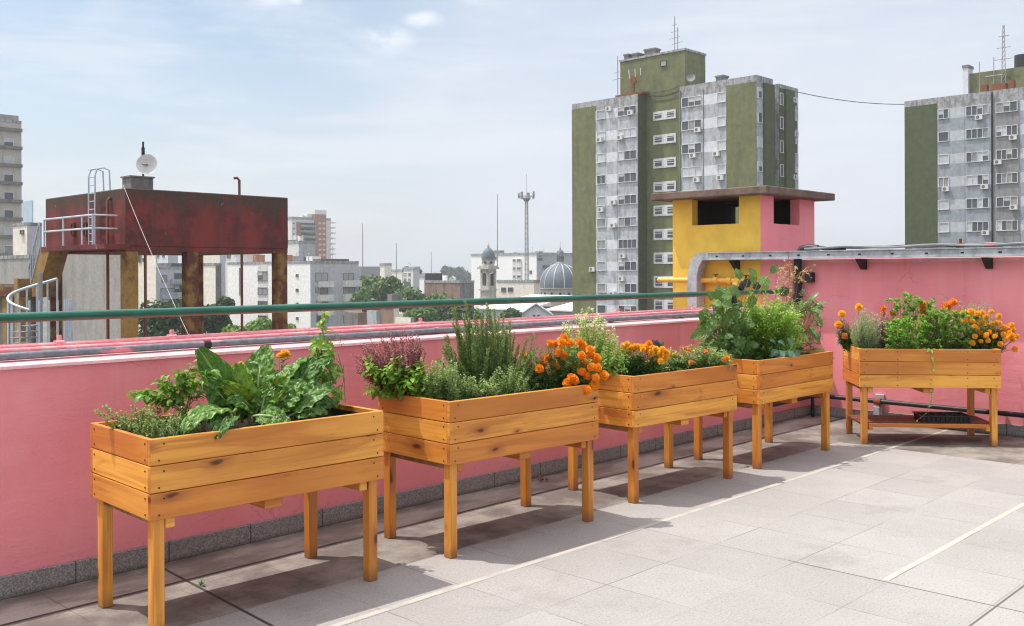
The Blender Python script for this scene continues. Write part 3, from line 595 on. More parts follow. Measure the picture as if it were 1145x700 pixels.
# ------------------------------------------------------------------ planters
PL, PW, PT, PB, LEG, TK, INS = 1.22, .66, .865, .514, .058, .022, .020
PLACE = [(-1.535, 4.142, R(43.9)), (-.342, 5.314, R(43.53)), (.818, 6.569, R(43.62)), (1.941, 7.696, R(44.83)), (3.127, 8.813, R(-5.78))]
PFR = [Fr(*p) for p in PLACE]
PLAB = ['nearest wooden planter, holding big chard leaves and a pea vine', 'wooden planter with tall rosemary, purple basil and a big clump of marigolds',
        'middle wooden planter with pale basil and yellow-orange marigolds, third from the left', 'wooden planter holding aubergine leaves and a feathery green bush, by the wall corner',
        'wooden planter with a lower shelf, standing alone against the right pink wall']
def build_planter():
    t = thing('planter', PLAB[0], 'planter', PFR[0], (0, 0, 0), 'raised wooden planters')
    ph = (PT - PB)/3
    def boards(axis, a0, a1, c0, c1, bow=0):
        mb = MB()
        for k in range(3):
            z0 = PB + k*ph + .0018; z1 = PB + (k+1)*ph - .0018; tt = random.choice((.05, .25, .45, .75, .95)); j = random.uniform(-.0012, .0012)
            if axis == 0: mb.cbox(a0, a1, c0 + j, c1 + j, z0, z1, .0025, 0, tt, 0)
            else: mb.cbox(c0 + j, c1 + j, a0, a1, z0, z1, .0025, 0, tt, 1)
        return mb
    def screws(mb, face, spots):
        for a, z in spots:
            if face == 'f': mb.lathe([(0, .0022), (.0042, .002), (.0046, 0)][::-1], (a, 0.0005, z), 8, 1, (0, -1, 0))
            if face == 'b': mb.lathe([(0, .0022), (.0042, .002), (.0046, 0)][::-1], (a, PW, z), 8, 1, (0, 1, 0))
            if face == 'l': mb.lathe([(0, .0022), (.0042, .002), (.0046, 0)][::-1], (.0005, a, z), 8, 1, (-1, 0, 0))
            if face == 'r': mb.lathe([(0, .0022), (.0042, .002), (.0046, 0)][::-1], (PL-.0005, a, z), 8, 1, (1, 0, 0))
    zs = [PB + k*ph + o for k in range(3) for o in (.022, ph-.026)]
    W2 = M['wood']
    def sw(pn, face, spots):
        m_ = MB(); screws(m_, face, spots); part('screws', m_, [M['wood'], M['screw']], pn)
    sw(part('front_panel', boards(0, 0, PL, 0, TK), W2, t), 'f', [(x + (.022 if i % 2 else 0)*sg, z) for x, sg in ((.04, 1), (PL-.04, -1)) for i, z in enumerate(zs)])
    sw(part('back_panel', boards(0, 0, PL, PW-TK, PW), W2, t), 'b', [(x, z) for x in (.05, PL-.05) for z in zs])
    for sd, x in (('l', 0), ('r', PL-TK)):
        sw(part('end_panel', boards(1, TK+.0008, PW-TK-.0008, x + (.001 if sd == 'l' else -.001), x+TK), W2, t), sd, [(y, z) for y in (.05, PW-.05) for z in zs])
    for x in (INS, PL-INS-LEG):
        for y in (INS+.003, PW-INS-LEG-.003):
            mb = MB(); mb.cbox(x+.003, x+LEG-.003, y, y+LEG, 0, PT-.03, .004, 0, random.choice((.1, .35, .6)), 2); part('leg', mb, M['wood'], t)
    for x in (INS+LEG+.002, PL/2-.05, PL-INS-LEG-.05):
        mb = MB(); mb.cbox(x, x+(.09 if abs(x-PL/2+.05) < .01 else .045), .03, PW-.03, PB-.047, PB-.002, .003, 0, .7, 1); part('cross_brace', mb, M['wood'], t)
    mb = MB()
    for y0 in (.03, .14, .25, .36, .47, .555): mb.cbox(.08, PL-.08, y0, y0+.085, PB+.0, PB+.018, .002, 0, random.random(), 0)
    part('bottom_slats', mb, M['raw_wood'], t)
    for x in (INS+.012, PL-INS-.034):
        mb = MB(); mb.cbox(x, x+.022, INS+LEG+.004, PW-INS-LEG-.004, PB-.028, PB-.001, .002, 0, .9, 1); part('end_rail', mb, M['raw_wood'], t)
    mb = MB(); i0, i1 = TK+.002, TK+.004
    for a in ((TK+.001, PL-TK-.001, PW-TK-.005, PW-TK-.001), (TK+.001, PL-TK-.001, TK+.001, TK+.005), (TK+.001, TK+.005, TK+.006, PW-TK-.006), (PL-TK-.005, PL-TK-.001, TK+.006, PW-TK-.006)):
        mb.box(*a, PB+.02, PT-.028)
    part('liner', mb, M['liner'], t)
    mb = MB(); nx, ny = 36, 20; pts = []
    for j in range(ny+1):
        for i in range(nx+1):
            x = TK+.006 + (PL-2*TK-.012)*i/nx; y = TK+.006 + (PW-2*TK-.012)*j/ny
            pts.append((x, y, PT-.062 + noise.noise(Vector((x*6, y*6, 0)))*.012 + noise.noise(Vector((x*25, y*25, 3)))*.008))
    mb.add(pts, [(j*(nx+1)+i, j*(nx+1)+i+1, (j+1)*(nx+1)+i+1, (j+1)*(nx+1)+i) for j in range(ny) for i in range(nx)]); part('soil', mb, M['soil'], t, 9)
    return t
P0 = build_planter(); PLANTERS = [P0]
for i in range(1, 5):
    c = copy_tree(P0); c.location = (PLACE[i][0], PLACE[i][1], 0); c.rotation_euler = (0, 0, PLACE[i][2]); c['label'] = PLAB[i]; PLANTERS.append(c); BASE[c.name] = (0, 0, 0)
p5 = PLANTERS[4]
mb = MB()
for k in range(4): y0 = .10 + k*.118; mb.cbox(.02, PL-.02, y0, y0+.108, .172, .190, .002, 0, .8+.05*k, 0)
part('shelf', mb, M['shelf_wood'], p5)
for x in (.085, PL-.12): mb = MB(); mb.cbox(x, x+.035, .025, PW-.025, .13, .170, .003, 0, .3, 1); part('shelf_bearer', mb, M['wood'], p5)
mb = MB(); mb.cbox(.085, PL-.085, .028, .062, .155, .188, .003, 0, .4, 0); part('shelf_rail', mb, M['wood'], p5)
mb = MB()
for x in (.33, PL*.765):
    for k in range(3):
        for o in (.022, .091):
            mb.lathe([(0, .0022), (.0042, .002), (.0046, 0)][::-1], (x, .0003, PB + k*.117 + o), 8, 0, (0, -1, 0))
fpn = [o for o in p5.children if o.name.startswith('front_panel')][0]; BASE[fpn.name] = (0, 0, 0); part('screws', mb, M['screw'], fpn)
sx0, sy0 = .58, .12
st = thing('seedling_tray', 'empty black plastic seedling tray on the lower shelf', 'seedling tray', PFR[4], (sx0, sy0, .191))
mb = MB(); mb.box(sx0, sx0+.42, sy0, sy0+.26, .1915, .195)
for k in range(6): x = sx0 + k*.0828; mb.box(x, x+.006, sy0, sy0+.26, .195, .245)
for k in range(4): y = sy0 + k*.0847; mb.box(sx0+.006, sx0+.414, y+.0004, y+.0056, .195, .243)
for k in range(11): x = sx0 + .005 + k*.04; mb.tube([(x, sy0-.004, .196), (x, sy0-.006, .24)], .009, 6)
part('cells', mb, M['liner'], st)
mb = MB()
for a in ((sx0-.012, sx0+.432, sy0-.018, sy0-.001), (sx0-.012, sx0+.432, sy0+.261, sy0+.275), (sx0-.012, sx0-.001, sy0, sy0+.26), (sx0+.421, sx0+.432, sy0, sy0+.26)): mb.box(*a, .243, .250)
part('rim', mb, M['liner'], st)
# ------------------------------------------------------------------ plants
M['stem'] = plain('green_stem', (.14, .22, .05), .6, 0, .2, 20)
M['stem_red'] = plain('reddish_stem', (.22, .09, .06), .6, 0, .2, 20)
M['stem_brown'] = plain('woody_stem', (.13, .09, .05), .8, 0, .2, 20)
M['chard'] = leafmat('chard_leaf', (.036, .10, .012), (.088, .172, .030), (.22, .31, .10), .38, .22, .4, .45)
M['chard_young'] = leafmat('young_chard_leaf', (.10, .19, .010), (.17, .26, .02), (.40, .46, .12), .4, .45, .4)
M['pepper'] = leafmat('pepper_leaf', (.06, .145, .018), (.15, .25, .035), (.22, .30, .07), .38, .35)
M['thyme'] = leafmat('thyme_leaf', (.065, .105, .035), (.17, .22, .075), None, .55, .25)
M['rosemary'] = leafmat('rosemary_needle', (.045, .095, .028), (.15, .21, .07), None, .5, .2)
M['oregano'] = leafmat('oregano_leaf', (.06, .125, .035), (.21, .27, .11), None, .55, .3)
M['purple'] = leafmat('purple_basil_leaf', (.075, .022, .035), (.21, .09, .10), None, .5, .25)
M['basil'] = leafmat('basil_leaf', (.05, .125, .016), (.15, .26, .035), (.2, .3, .06), .38, .35)
M['pale_basil'] = leafmat('pale_basil_leaf', (.09, .17, .028), (.25, .34, .09), None, .45, .35)
M['flower_white'] = leafmat('pale_blossom', (.42, .43, .30), (.62, .58, .50), None, .6, .35)
M['marigold_leaf'] = leafmat('marigold_leaf', (.03, .075, .016), (.075, .14, .03), None, .5, .25)
M['parsley'] = leafmat('parsley_leaf', (.06, .16, .012), (.15, .29, .03), None, .42, .35)
M['feather'] = leafmat('feathery_leaf', (.075, .155, .016), (.21, .32, .06), None, .5, .4)
M['aubergine'] = leafmat('aubergine_leaf', (.055, .125, .028), (.13, .22, .065), (.30, .33, .18), .5, .3, .35)
M['long_leaf'] = leafmat('long_glossy_leaf', (.055, .125, .03), (.13, .21, .06), (.25, .32, .12), .35, .3)
M['blue_leaf'] = leafmat('blue_green_leaf', (.035, .09, .06), (.07, .13, .08), (.2, .27, .18), .4, .25)
M['sage'] = leafmat('grey_green_needle', (.13, .18, .10), (.27, .31, .20), None, .6, .25)
M['lilac'] = leafmat('dusty_purple_leaf', (.13, .07, .09), (.30, .20, .22), None, .6, .25)
M['seed'] = leafmat('pale_seed_spike', (.36, .32, .10), (.50, .44, .20), None, .7, .3)
M['kale'] = leafmat('dark_purple_leaf', (.05, .05, .04), (.11, .10, .08), None, .5, .2)
def petal(name, a, b):
    t = NT(name); tn = t.attr(); c = t.mix(tn, a, b); sh = t.bsdf(c, .6, 0, .25)
    tr = t.n('ShaderNodeBsdfTranslucent'); t.l(c, tr.inputs[0]); mx = t.n('ShaderNodeMixShader'); mx.inputs[0].default_value = .35
    t.l(sh, mx.inputs[1]); t.l(tr.outputs[0], mx.inputs[2]); return t.done(mx.outputs[0])
M['orange'] = petal('orange_petals', (.86, .21, .006), (.96, .44, .025))
M['amber'] = petal('amber_petals', (.90, .36, .010), (.97, .60, .05))
M['yellow_petal'] = petal('yellow_petals', (.88, .46, .02), (.92, .58, .05))
M['peach'] = petal('fading_petals', (.75, .28, .06), (.85, .42, .14))
M['fruit'] = plain('aubergine_skin', (.012, .007, .014), .18, 0, .1, 5, .5)

rnd = random.uniform
def rv(z0=-1, z1=1):
    while True:
        v = Vector((rnd(-1, 1), rnd(-1, 1), rnd(-1, 1)))
        if .05 < v.length < 1 and z0 <= v.z <= z1: return v.normalized()
UP = Vector((0, 0, 1)); CAMV = Vector((0, -1, .25)).normalized()
SOIL = PT - .065
def pl(i, u, b, z=SOIL):
    x, y, r = PLACE[i]; d = Vector((math.cos(r), math.sin(r))); n = Vector((-d.y, d.x)); o = Vector((x, y))
    k, _ = ray(u, 400); dv = Vector((k, 1)); Y = (b + o @ n)/(dv @ n); p = dv*Y
    a = (p - o) @ d; a2 = min(max(a, .075), PL-.075); p = o + d*a2 + n*b
    return Vector((p.x, p.y, z))
def px(p): return p.y/F                                  # metres per pixel at that distance

def curve(p, q, sag, n=6, wob=0.0):
    p = Vector(p); q = Vector(q); out = []
    side = rv()*wob
    for i in range(n+1):
        u = i/n; c = p.lerp(q, u) + Vector((0, 0, sag*4*u*(1-u))) + side*math.sin(u*math.pi)
        out.append(c)
    return out
def along(c, u):
    k = u*(len(c)-1); i = min(int(k), len(c)-2); return c[i].lerp(c[i+1], k-i), (c[i+1]-c[i]).normalized()

def sprigs(stem_mb, leaf_mb, base, tips, L, W, per, lo=.2, mode='quad', upw=.5, droop=0.0, tmin=0.0, tmax=1.0, sr=.0016, lm=0, shade=False, grow=.35, base_sp=.03, sag=.0, ns=2, fold=.3, bend=.25, prof=None, lob=0.0):
    # stems from base to each tip, with leaves set along them
    for tp in tips:
        b = Vector(base) + Vector((rnd(-1, 1), rnd(-1, 1), 0))*base_sp
        c = curve(b, tp, sag + rnd(-.01, .02), 6, .015)
        stem_mb.tube(c, sr, 4, caps=False, r1=sr*.5)
        n = per if isinstance(per, int) else random.randint(*per)
        n = int(n*(2.6 if mode == 'quad' else 1.7))
        a0 = rnd(0, 6)
        for k in range(n):
            u = lo + (1-lo)*(k + rnd(.1, .9))/n; p, dr = along(c, u)
            a = a0 + k*2.4; o = Vector((math.cos(a), math.sin(a), 0)); o = (o - dr*o.dot(dr)).normalized()
            dd = (o*(1-upw) + dr*upw + Vector((0, 0, -droop)) + rv()*.25).normalized()
            s = (1 - grow*u)*rnd(.7, 1.2); t = min(1, max(0, tmin + (tmax-tmin)*(u*.6 + rnd(0, .4))))
            nr = (UP + rv()*.6)
            if mode == 'quad': leaf_mb.rhomb(p + rv()*L*.35, dd, nr, L*s*1.15, W*s*1.45, lm, t)
            else: leaf_mb.leaf(p, p + dd*L*s, nr, W*s, rnd(.3, 1)*bend, fold, ns, lm, t, prof, 0, lob)

def flower_mesh(name, r, mat, layers=5, n=13):
    mb = MB()
    for j in range(layers):
        u = j/(layers-1); el = -.25 + 1.55*u; m = max(5, n - 2*j)
        for k in range(m):
            a = 6.283*k/m + j*.7 + rnd(-.2, .2); o = Vector((math.cos(a), math.sin(a), 0)); d = (o*math.cos(el) + UP*math.sin(el)).normalized(); sd = Vector((-o.y, o.x, 0)); nn = d.cross(sd)
            L = r*rnd(.85, 1.08)*(1 - .22*u); w = r*rnd(.30, .42); c = Vector((0, 0, r*.10*u)); tw = rnd(-.35, .35); s2 = (sd + nn*tw).normalized(); up = nn*r*rnd(-.10, .16); t = rnd(0, 1)*.75 + .25*u
            mb.add([c + d*L*.35 - s2*w*.4, c + d*L*.35 + s2*w*.4, c + d*L*.85 + s2*w + up, c + d*L*.98 + s2*w*.3 - up*.6, c + d*L*.98 - s2*w*.4 + up*.6, c + d*L*.84 - s2*w - up*.5], [(0, 1, 2, 3, 4, 5)], 0, None, t)
    mb.lathe([(r*.52, r*.10), (r*.46, r*.38), (r*.28, r*.58), (0, r*.66)], (0, 0, 0), 9, 0, None, .35)
    mb.lathe([(0, -r*.8), (r*.16, -r*.7), (r*.26, -r*.3), (r*.3, 0)], (0, 0, 0), 6, 1)
    return mb.mesh(name, [mat, M['stem']], smooth=None)
FL = {k: [flower_mesh('flower', .027, M[k]) for _ in range(3)] for k in ('orange', 'amber', 'yellow_petal', 'peach')}
def add_flower(parent, kind, loc, s=1.0, tilt=.5, face=None):
    d = (Vector(face) if face is not None else UP) + rv()*tilt; d.normalize()
    q = UP.rotation_difference(d).to_euler(); 
    return inst('flower', random.choice(FL[kind]), parent, loc, q, s)

def plant(name, label, cat, base, group=None): return thing(name, label, cat, WF, tuple(base), group)

# ---- planter 1
b = pl(0, 150, .27); t = plant('oregano_plant', 'low straggling green herb in the near left corner of the nearest planter', 'herb', b)
s_, l_ = MB(), MB(); tips = []
for k in range(90):
    u = rnd(112, 215); bb = rnd(.10, .50); q = pl(0, u, bb); q.z = PT + rnd(-.02, .10); tips.append(q)
for k, q in enumerate(tips): sprigs(s_, l_, (q.x + rnd(-.03, .03), q.y + rnd(-.03, .03), SOIL), [q], .016, .009, (14, 22), .1, 'quad', .3, tmin=.1)
q = at(106, 458, pl(0, 106, .35).y); sprigs(s_, l_, pl(0, 128, .35), [q, q + Vector((.02, 0, -.01)), q + Vector((.03, .02, .01))], .018, .012, 26, .2, 'quad', .35, tmin=.2)
part('stems', s_, M['stem'], t); part('foliage', l_, M['thyme'], t)
b = pl(0, 188, .10); t = plant('thyme_plant', 'upright fine-leaved thyme at the front corner of the nearest planter', 'herb', b)
s_, l_ = MB(), MB()
for k in range(80):
    q = pl(0, rnd(165, 232), rnd(.05, .22)); e = q + Vector((rnd(-.015, .015), rnd(-.015, .015), rnd(.07, .135))); sprigs(s_, l_, q, [e], .011, .005, 26, .1, 'quad', .35, base_sp=.004, tmin=.1)
part('stems', s_, M['stem_brown'], t); part('foliage', l_, M['rosemary'], t)
b = pl(0, 205, .36); t = plant('pepper_plant', 'leafy young pepper plant between the herbs and chard, nearest planter', 'pepper plant', b)
s_, l_ = MB(), MB()
for (u, v) in ((140, 440), (150, 437), (165, 436), (180, 430), (185, 418), (200, 412), (215, 408), (228, 402), (236, 415), (222, 425), (205, 430), (190, 446), (160, 447), (238, 430), (178, 422), (212, 418)):
    Y = b.y + rnd(-.1, .1); q = at(u, v, Y)
    mid = b + Vector((rnd(-.02, .02), 0, .09)); c = curve(mid, q, .03, 5, .01); s_.tube(curve(b, mid, 0, 3), .004, 5); s_.tube(c, .003, 5, r1=.0015)
    for k in range(20):
        p, dr = along(c, rnd(.35, 1)); dd = (rv(-.5, .3) + dr*.4 + Vector((0, 0, -.5))).normalized(); L = rnd(.035, .062)
        l_.leaf(p, p + dd*L, UP + rv()*.5, L*.5, .25, .3, 3, 0, rnd(0, 1))
part('stems', s_, M['stem'], t, 1); part('foliage', l_, M['pepper'], t, 9)

b = pl(0, 295, .30); t = plant('chard_plant', 'big crinkled chard with broad glossy leaves in the nearest planter', 'chard', b)
def chard_leaf(base, tip, W, nrm, mat, bend=.12, fold=.18, ns=34):
    base = Vector(base); tip = Vector(tip); mb = MB(); d = tip - base; L = d.length; d.normalize(); nrm = Vector(nrm); nn = (nrm - d*nrm.dot(d)).normalized(); sd = d.cross(nn)
    nw = 18; v = []; uv = []; ph = rnd(0, 50)
    for i in range(ns+1):
        u = i/ns; w = W*.62*(max(0, math.sin(math.pi*min(1, .04 + u**.72*.93)))**.62) if u > .16 else W*.05 + W*.22*max(0, (u-.08)/.08)*(u > .08)
        c = base + d*(L*u) + nn*(bend*L*2*u*(1-u)) - nn*(.10*L*u**4)
        for j in range(nw+1):
            s = j/nw*2 - 1; ed = abs(s)**1.6
            h = noise.noise(Vector((u*9 + ph, s*3.2, 0)))*.016 + (abs(noise.noise(Vector((u*15 - abs(s)*2.2, s*4.5 + ph, 3)))) - .2)*.040*min(1, 3*abs(s))*(1 - .55*ed) + noise.noise(Vector((u*40, s*12 + ph, 3)))*.0015 + ed*math.sin(u*34 + ph + (3 if s > 0 else 0))*.007 + fold*w*ed
            if u < .16: h *= .2
            v.append(c + sd*(s*w*(1 + .03*noise.noise(Vector((u*14, ph, s))))) + nn*h); uv.append((j/nw, u))
    fs = [(i*(nw+1)+j, i*(nw+1)+j+1, (i+1)*(nw+1)+j+1, (i+1)*(nw+1)+j) for i in range(ns) for j in range(nw)]
    mb.add(v, fs, 0, [[uv[k] for k in f] for f in fs], rnd(0, 1))
    mb.tube([base - Vector((0, 0, .03))] + [base + d*(L*k*.12) + nn*(bend*L*2*k*.12*(1-k*.12) + .004) for k in range(6)], .008, 6, 1, r1=.0025)
    part('leaf', mb, [mat, M['chard_stalk']], t, 9)
M['chard_stalk'] = plain('pale_chard_stalk', (.34, .42, .17), .4)
def cl(u0, v0, b0, u1, v1, b1, W, nrm, mat='chard', **k):
    p = pl(0, u0, b0); p.z = max(SOIL - .01, zat(u0, v0, p.y)); q = pl(0, u1, b1); q.z = zat(u1, v1, q.y); chard_leaf(p, q, W, nrm, M[mat], **k)
cl(288, 452, .34, 296, 385, .38, .150, (-.2, -1, .25))
cl(268, 462, .30, 225, 391, .30, .140, (.5, -1, .2), bend=-.05)
cl(304, 455, .30, 338, 396, .36, .115, (-.8, -1, .3))
cl(316, 455, .32, 366, 392, .38, .165, (-.35, -1, .55))
cl(312, 462, .22, 372, 428, .20, .150, (-.3, -.9, .7), bend=.10)
cl(270, 455, .36, 266, 405, .42, .125, (.1, -1, .3), 'chard_young')
cl(286, 460, .25, 322, 420, .28, .085, (.1, -1, .4), 'chard_young')
cl(282, 458, .28, 250, 428, .24, .09, (.3, -1, .5), 'chard_young')
cl(262, 462, .20, 203, 476, .05, .115, (0, -.5, 1), bend=.22)
cl(256, 468, .14, 243, 485, -.015, .10, (.1, -.6, 1), bend=.25)
cl(282, 466, .16, 326, 474, .02, .105, (0, -.6, 1), bend=.22)
cl(300, 462, .40, 312, 412, .50, .13, (.1, -1, .2))
cl(330, 462, .38, 352, 405, .48, .14, (-.2, -1, .3))
cl(255, 462, .36, 238, 412, .46, .12, (.3, -1, .3))
cl(322, 466, .2, 366, 458, .14, .11, (0, -.6, 1), bend=.2)
cl(292, 464, .22, 300, 428, .2, .09, (0, -1, .5))
cl(278, 464, .26, 258, 446, .14, .09, (.2, -.8, .7), bend=.18)
cl(318, 460, .34, 352, 400, .30, .15, (-.3, -1, .4)); cl(306, 460, .26, 340, 425, .20, .13, (-.2, -1, .7), bend=.12); cl(262, 462, .30, 232, 425, .26, .13, (.3, -1, .5), bend=.1); cl(330, 464, .28, 378, 448, .24, .12, (-.1, -.8, 1), bend=.2); cl(280, 456, .42, 284, 398, .46, .13, (.1, -1, .3))
for k in range(16): u0 = rnd(258, 338); cl(u0, 466, rnd(.2, .45), u0 + rnd(-26, 30), rnd(412, 445), rnd(.2, .5), rnd(.09, .14), (rnd(-.6, .6), -1, rnd(.1, .6)), random.choice(('chard', 'chard', 'chard_young')) if k < 5 else 'chard')
b = pl(0, 318, .50); t = plant('marigold_plant', 'small yellow marigold peeping over the chard in the nearest planter', 'marigold', b)
s_, l_ = MB(), MB()
for (u, v, s) in ((319, 396, 1.15), (269, 409, 1.0), (313, 398, .8)):
    q = at(u, v, pl(0, u, .52).y); sprigs(s_, l_, pl(0, (u+300)/2, .50), [q], .045, .012, 14, .3, 'quad', .3, base_sp=.0); add_flower(t, 'yellow_petal', q, s, .3, (0, -.4, 1))
part('stems', s_, M['stem'], t); part('foliage', l_, M['marigold_leaf'], t)
b = pl(0, 363, .46); t = plant('pea_vine', 'tall climbing pea vine rising above the parapet at the right end of the nearest planter', 'vine', b)
s_, l_ = MB(), MB(); main = [b] + [at(u, v, b.y) for u, v in ((364, 440), (361, 410), (364, 385), (361, 368), (363, 348))]
s_.tube(main, .0045, 6, r1=.002); s_.tube([b + Vector((.01, .01, 0)), at(360, 400, b.y+.02), at(358, 372, b.y)], .004, 5)
for k in range(12): q = at(362 + rnd(-12, 14), rnd(352, 372), b.y + rnd(-.05, .05)); p, _ = along(main, rnd(.8, 1)); l_.leaf(p, q, UP + CAMV + rv()*.5, rnd(.025, .042), .15, .3, 3, 0, rnd(.5, 1))
for k in range(340):
    u = rnd(0, 1); q = at(362 + rnd(-34, 22)*(.3+u*.7), 378 + u*70 + rnd(-5, 8), b.y + rnd(-.09, .06)); dd = (rv(-.8, .5) + Vector((0, 0, -.5))).normalized(); L = rnd(.03, .055)
    l_.leaf(q, q + dd*L, UP*.5 + CAMV + rv()*.6, L*.5, .2, .3, 3, 0, rnd(.1, .9))
for k in range(16):
    p, _ = along(main, rnd(.2, .85)); q = p + Vector((rnd(-.10, .12), rnd(-.07, .07), rnd(-.12, .10))); s_.tube(curve(p, q, .03, 6, .03), .0014, 4)
for (u0, v0, u1, v1) in ((376, 400, 384, 425), (384, 408, 380, 440), (378, 395, 386, 450)): s_.tube([at(u0, v0, b.y), at((u0+u1)/2+3, (v0+v1)/2, b.y), at(u1, v1, b.y)], .0018, 4)
pod = MB()
for (u, v) in ((376, 446), (381, 436), (384, 452)):
    p = at(u, v, b.y - .04); pod.leaf(p, p + Vector((.006, 0, -.055)), CAMV, .017, .5, .9, 4, 0, .9); pod.leaf(p, p + Vector((.006, 0, -.055)), -CAMV, .017, .5, .9, 4, 0, .9)
part('stems', s_, M['stem'], t, 1); part('foliage', l_, M['pepper'], t, 9); part('pods', pod, M['parsley'], t, 9)

# ---- planter 2
b = pl(1, 438, .44); t = plant('purple_basil', 'bushy basil with purple flower spikes over green leaves beside the rosemary', 'basil', b)
s_, l_, g_ = MB(), MB(), MB()
for k in range(80):
    u = rnd(402, 476); e = abs(u - 440)/38; v = 372 + e*e*22 + rnd(-9, 30); q = at(u, v, b.y + rnd(-.13, .13)); sprigs(s_, l_, b, [q], .018, .012, 30, .55, 'quad', .35, base_sp=.05, tmin=0, grow=.5)
for k in range(26): u = rnd(391, 412); q = at(u, 392 + (u-391)*.5 + rnd(0, 30), b.y + rnd(-.1, .05)); sprigs(s_, l_, b, [q], .015, .010, 30, .55, 'quad', .35, base_sp=.05, grow=.5)
for k in range(75):
    q = at(rnd(405, 482), rnd(398, 440), b.y + rnd(-.17, .14)); sprigs(s_, g_, b, [q], .062, .036, 9, .5, 'leaf', .15, .25, base_sp=.05, ns=3)
part('stems', s_, M['stem_red'], t); part('purple_spikes', l_, M['purple'], t); part('foliage', g_, M['basil'], t, 9)
b = pl(1, 548, .42); t = plant('rosemary_bush', 'tall upright rosemary in the middle of the second planter', 'rosemary', b)
s_, l_ = MB(), MB()
tops = [(507, 345), (520, 337), (518, 352), (530, 352), (540, 347), (545, 340), (552, 346), (551, 360), (563, 350), (558, 368), (570, 360), (575, 372), (512, 365), (525, 368), (535, 372), (545, 378), (567, 380), (580, 385), (500, 385), (495, 393), (590, 378), (596, 374), (597, 392), (602, 388), (585, 395), (508, 392), (530, 390), (555, 392), (518, 400), (540, 402), (572, 400), (490, 402), (548, 352), (533, 345), (514, 376), (498, 376), (560, 384), (527, 380)]
for (u, v) in tops + [(u + rnd(-7, 7), v + rnd(6, 30)) for u, v in tops] + [(u + rnd(-9, 9), v + rnd(14, 44)) for u, v in tops*2]:
    q = at(u, v, b.y + rnd(-.12, .12)); bb = b + Vector((q.x - b.x, q.y - b.y, 0))*.6; c = curve(bb, q, 0, 6, .03); s_.tube(c, .0025, 4, caps=False, r1=.001); n = int((q.z - SOIL)*620)
    for k in range(n):
        w = .12 + .88*(k + rnd(0, 1))/n; p, dr = along(c, w); o = rv(); o = (o - dr*o.dot(dr)).normalized(); l_.rhomb(p, o*.75 + dr*.75, rv(), rnd(.022, .036)*(1 - .35*w), .0066, 0, min(1, w*.7 + rnd(0, .35)))
part('stems', s_, M['stem_brown'], t); part('foliage', l_, M['rosemary'], t)
for (u0, u1, v0, bb, lab, mat, L) in ((474, 516, 398, .22, 'pale green oregano mound between purple basil and rosemary, second planter', 'oregano', .016), (508, 556, 412, .17, 'low bushy oregano along the front board below the tall rosemary', 'oregano', .015), (548, 592, 404, .20, 'small-leaved green herb between the rosemary and the orange marigolds', 'oregano', .015)):
    b = pl(1, (u0+u1)/2, bb); t = plant('oregano_plant', lab, 'herb', b); s_, l_ = MB(), MB()
    for k in range(90):
        u = rnd(u0, u1); e = (u - (u0+u1)/2)/((u1-u0)/2); q = at(u, v0 + e*e*14 + rnd(0, 34), b.y + rnd(-.10, .12)); q.z = max(q.z, PT - .05); sprigs(s_, l_, b + Vector((q.x-b.x, q.y-b.y, 0))*.6, [q], L, .010, 22, .2, 'quad', .3, base_sp=.02)
    part('stems', s_, M['stem'], t); part('foliage', l_, M[mat], t)

def marigold(i, u, bb, label, spots, kind, spread, nst=60, size=1.0, Ysp=.12, facev=(-.1, -.9, .75), leafL=.03, mat='marigold_leaf', droopy=None, group=None):
    b = pl(i, u, bb); t = plant('marigold_plant', label, 'marigold', b, group); s_, l_ = MB(), MB()
    u0, u1, v0, v1 = spread
    for k in range(int(nst*2.4)):
        uu = rnd(u0, u1); e = (uu - (u0+u1)/2)/((u1-u0)/2); v = v0 + (v1-v0)*rnd(0, 1)**1.2*(1 - .4*e*e) + e*e*(v1-v0)*.35; q = at(uu, v, b.y + rnd(-Ysp, Ysp))
        sprigs(s_, l_, b + Vector((q.x-b.x, q.y-b.y, 0))*.4, [q], leafL, .009, 22, .25, 'quad', .25, .1, base_sp=.03)
    for sp in spots:
        uu, v = sp[0], sp[1]; k = sp[2] if len(sp) > 2 else kind; Y = b.y - Ysp*rnd(.8, 1.35) if v > (v0+v1)/2 else b.y - Ysp*rnd(-.3, 1.0)
        q = at(uu, v, Y); s_.tube(curve(b + Vector((q.x-b.x, q.y-b.y, 0))*.5, q - Vector((0, 0, .012)), .02, 5, .01), .0018, 4)
        add_flower(t, k, q, size*rnd(.92, 1.22), .35, facev)
    part('stems', s_, M['stem'], t); part('foliage', l_, M[mat], t); return t
def cpos(l, ox, oy, k): return [(ox + a[0]/k, oy + a[1]/k) + tuple(a[2:]) for a in l]
marigold(1, 626, .20, 'large clump of orange marigolds spilling over the right corner of the second planter',
    cpos([(615, 258), (335, 380), (380, 438, 'peach'), (320, 478, 'peach'), (520, 300), (550, 298), (600, 292), (655, 295), (575, 358), (615, 382), (500, 392), (465, 438), (445, 470), (538, 428, 'peach'), (560, 458), (720, 285), (740, 312), (790, 340), (732, 378), (745, 420), (800, 380), (835, 398), (675, 455), (735, 490), (772, 520), (842, 462), (800, 458), (830, 530), (885, 515), (665, 535), (636, 568), (682, 548), (820, 577), (770, 615), (735, 637)], 530, 335, 6.088), 'orange', (578, 670, 385, 440), 85, 1.05, .10)

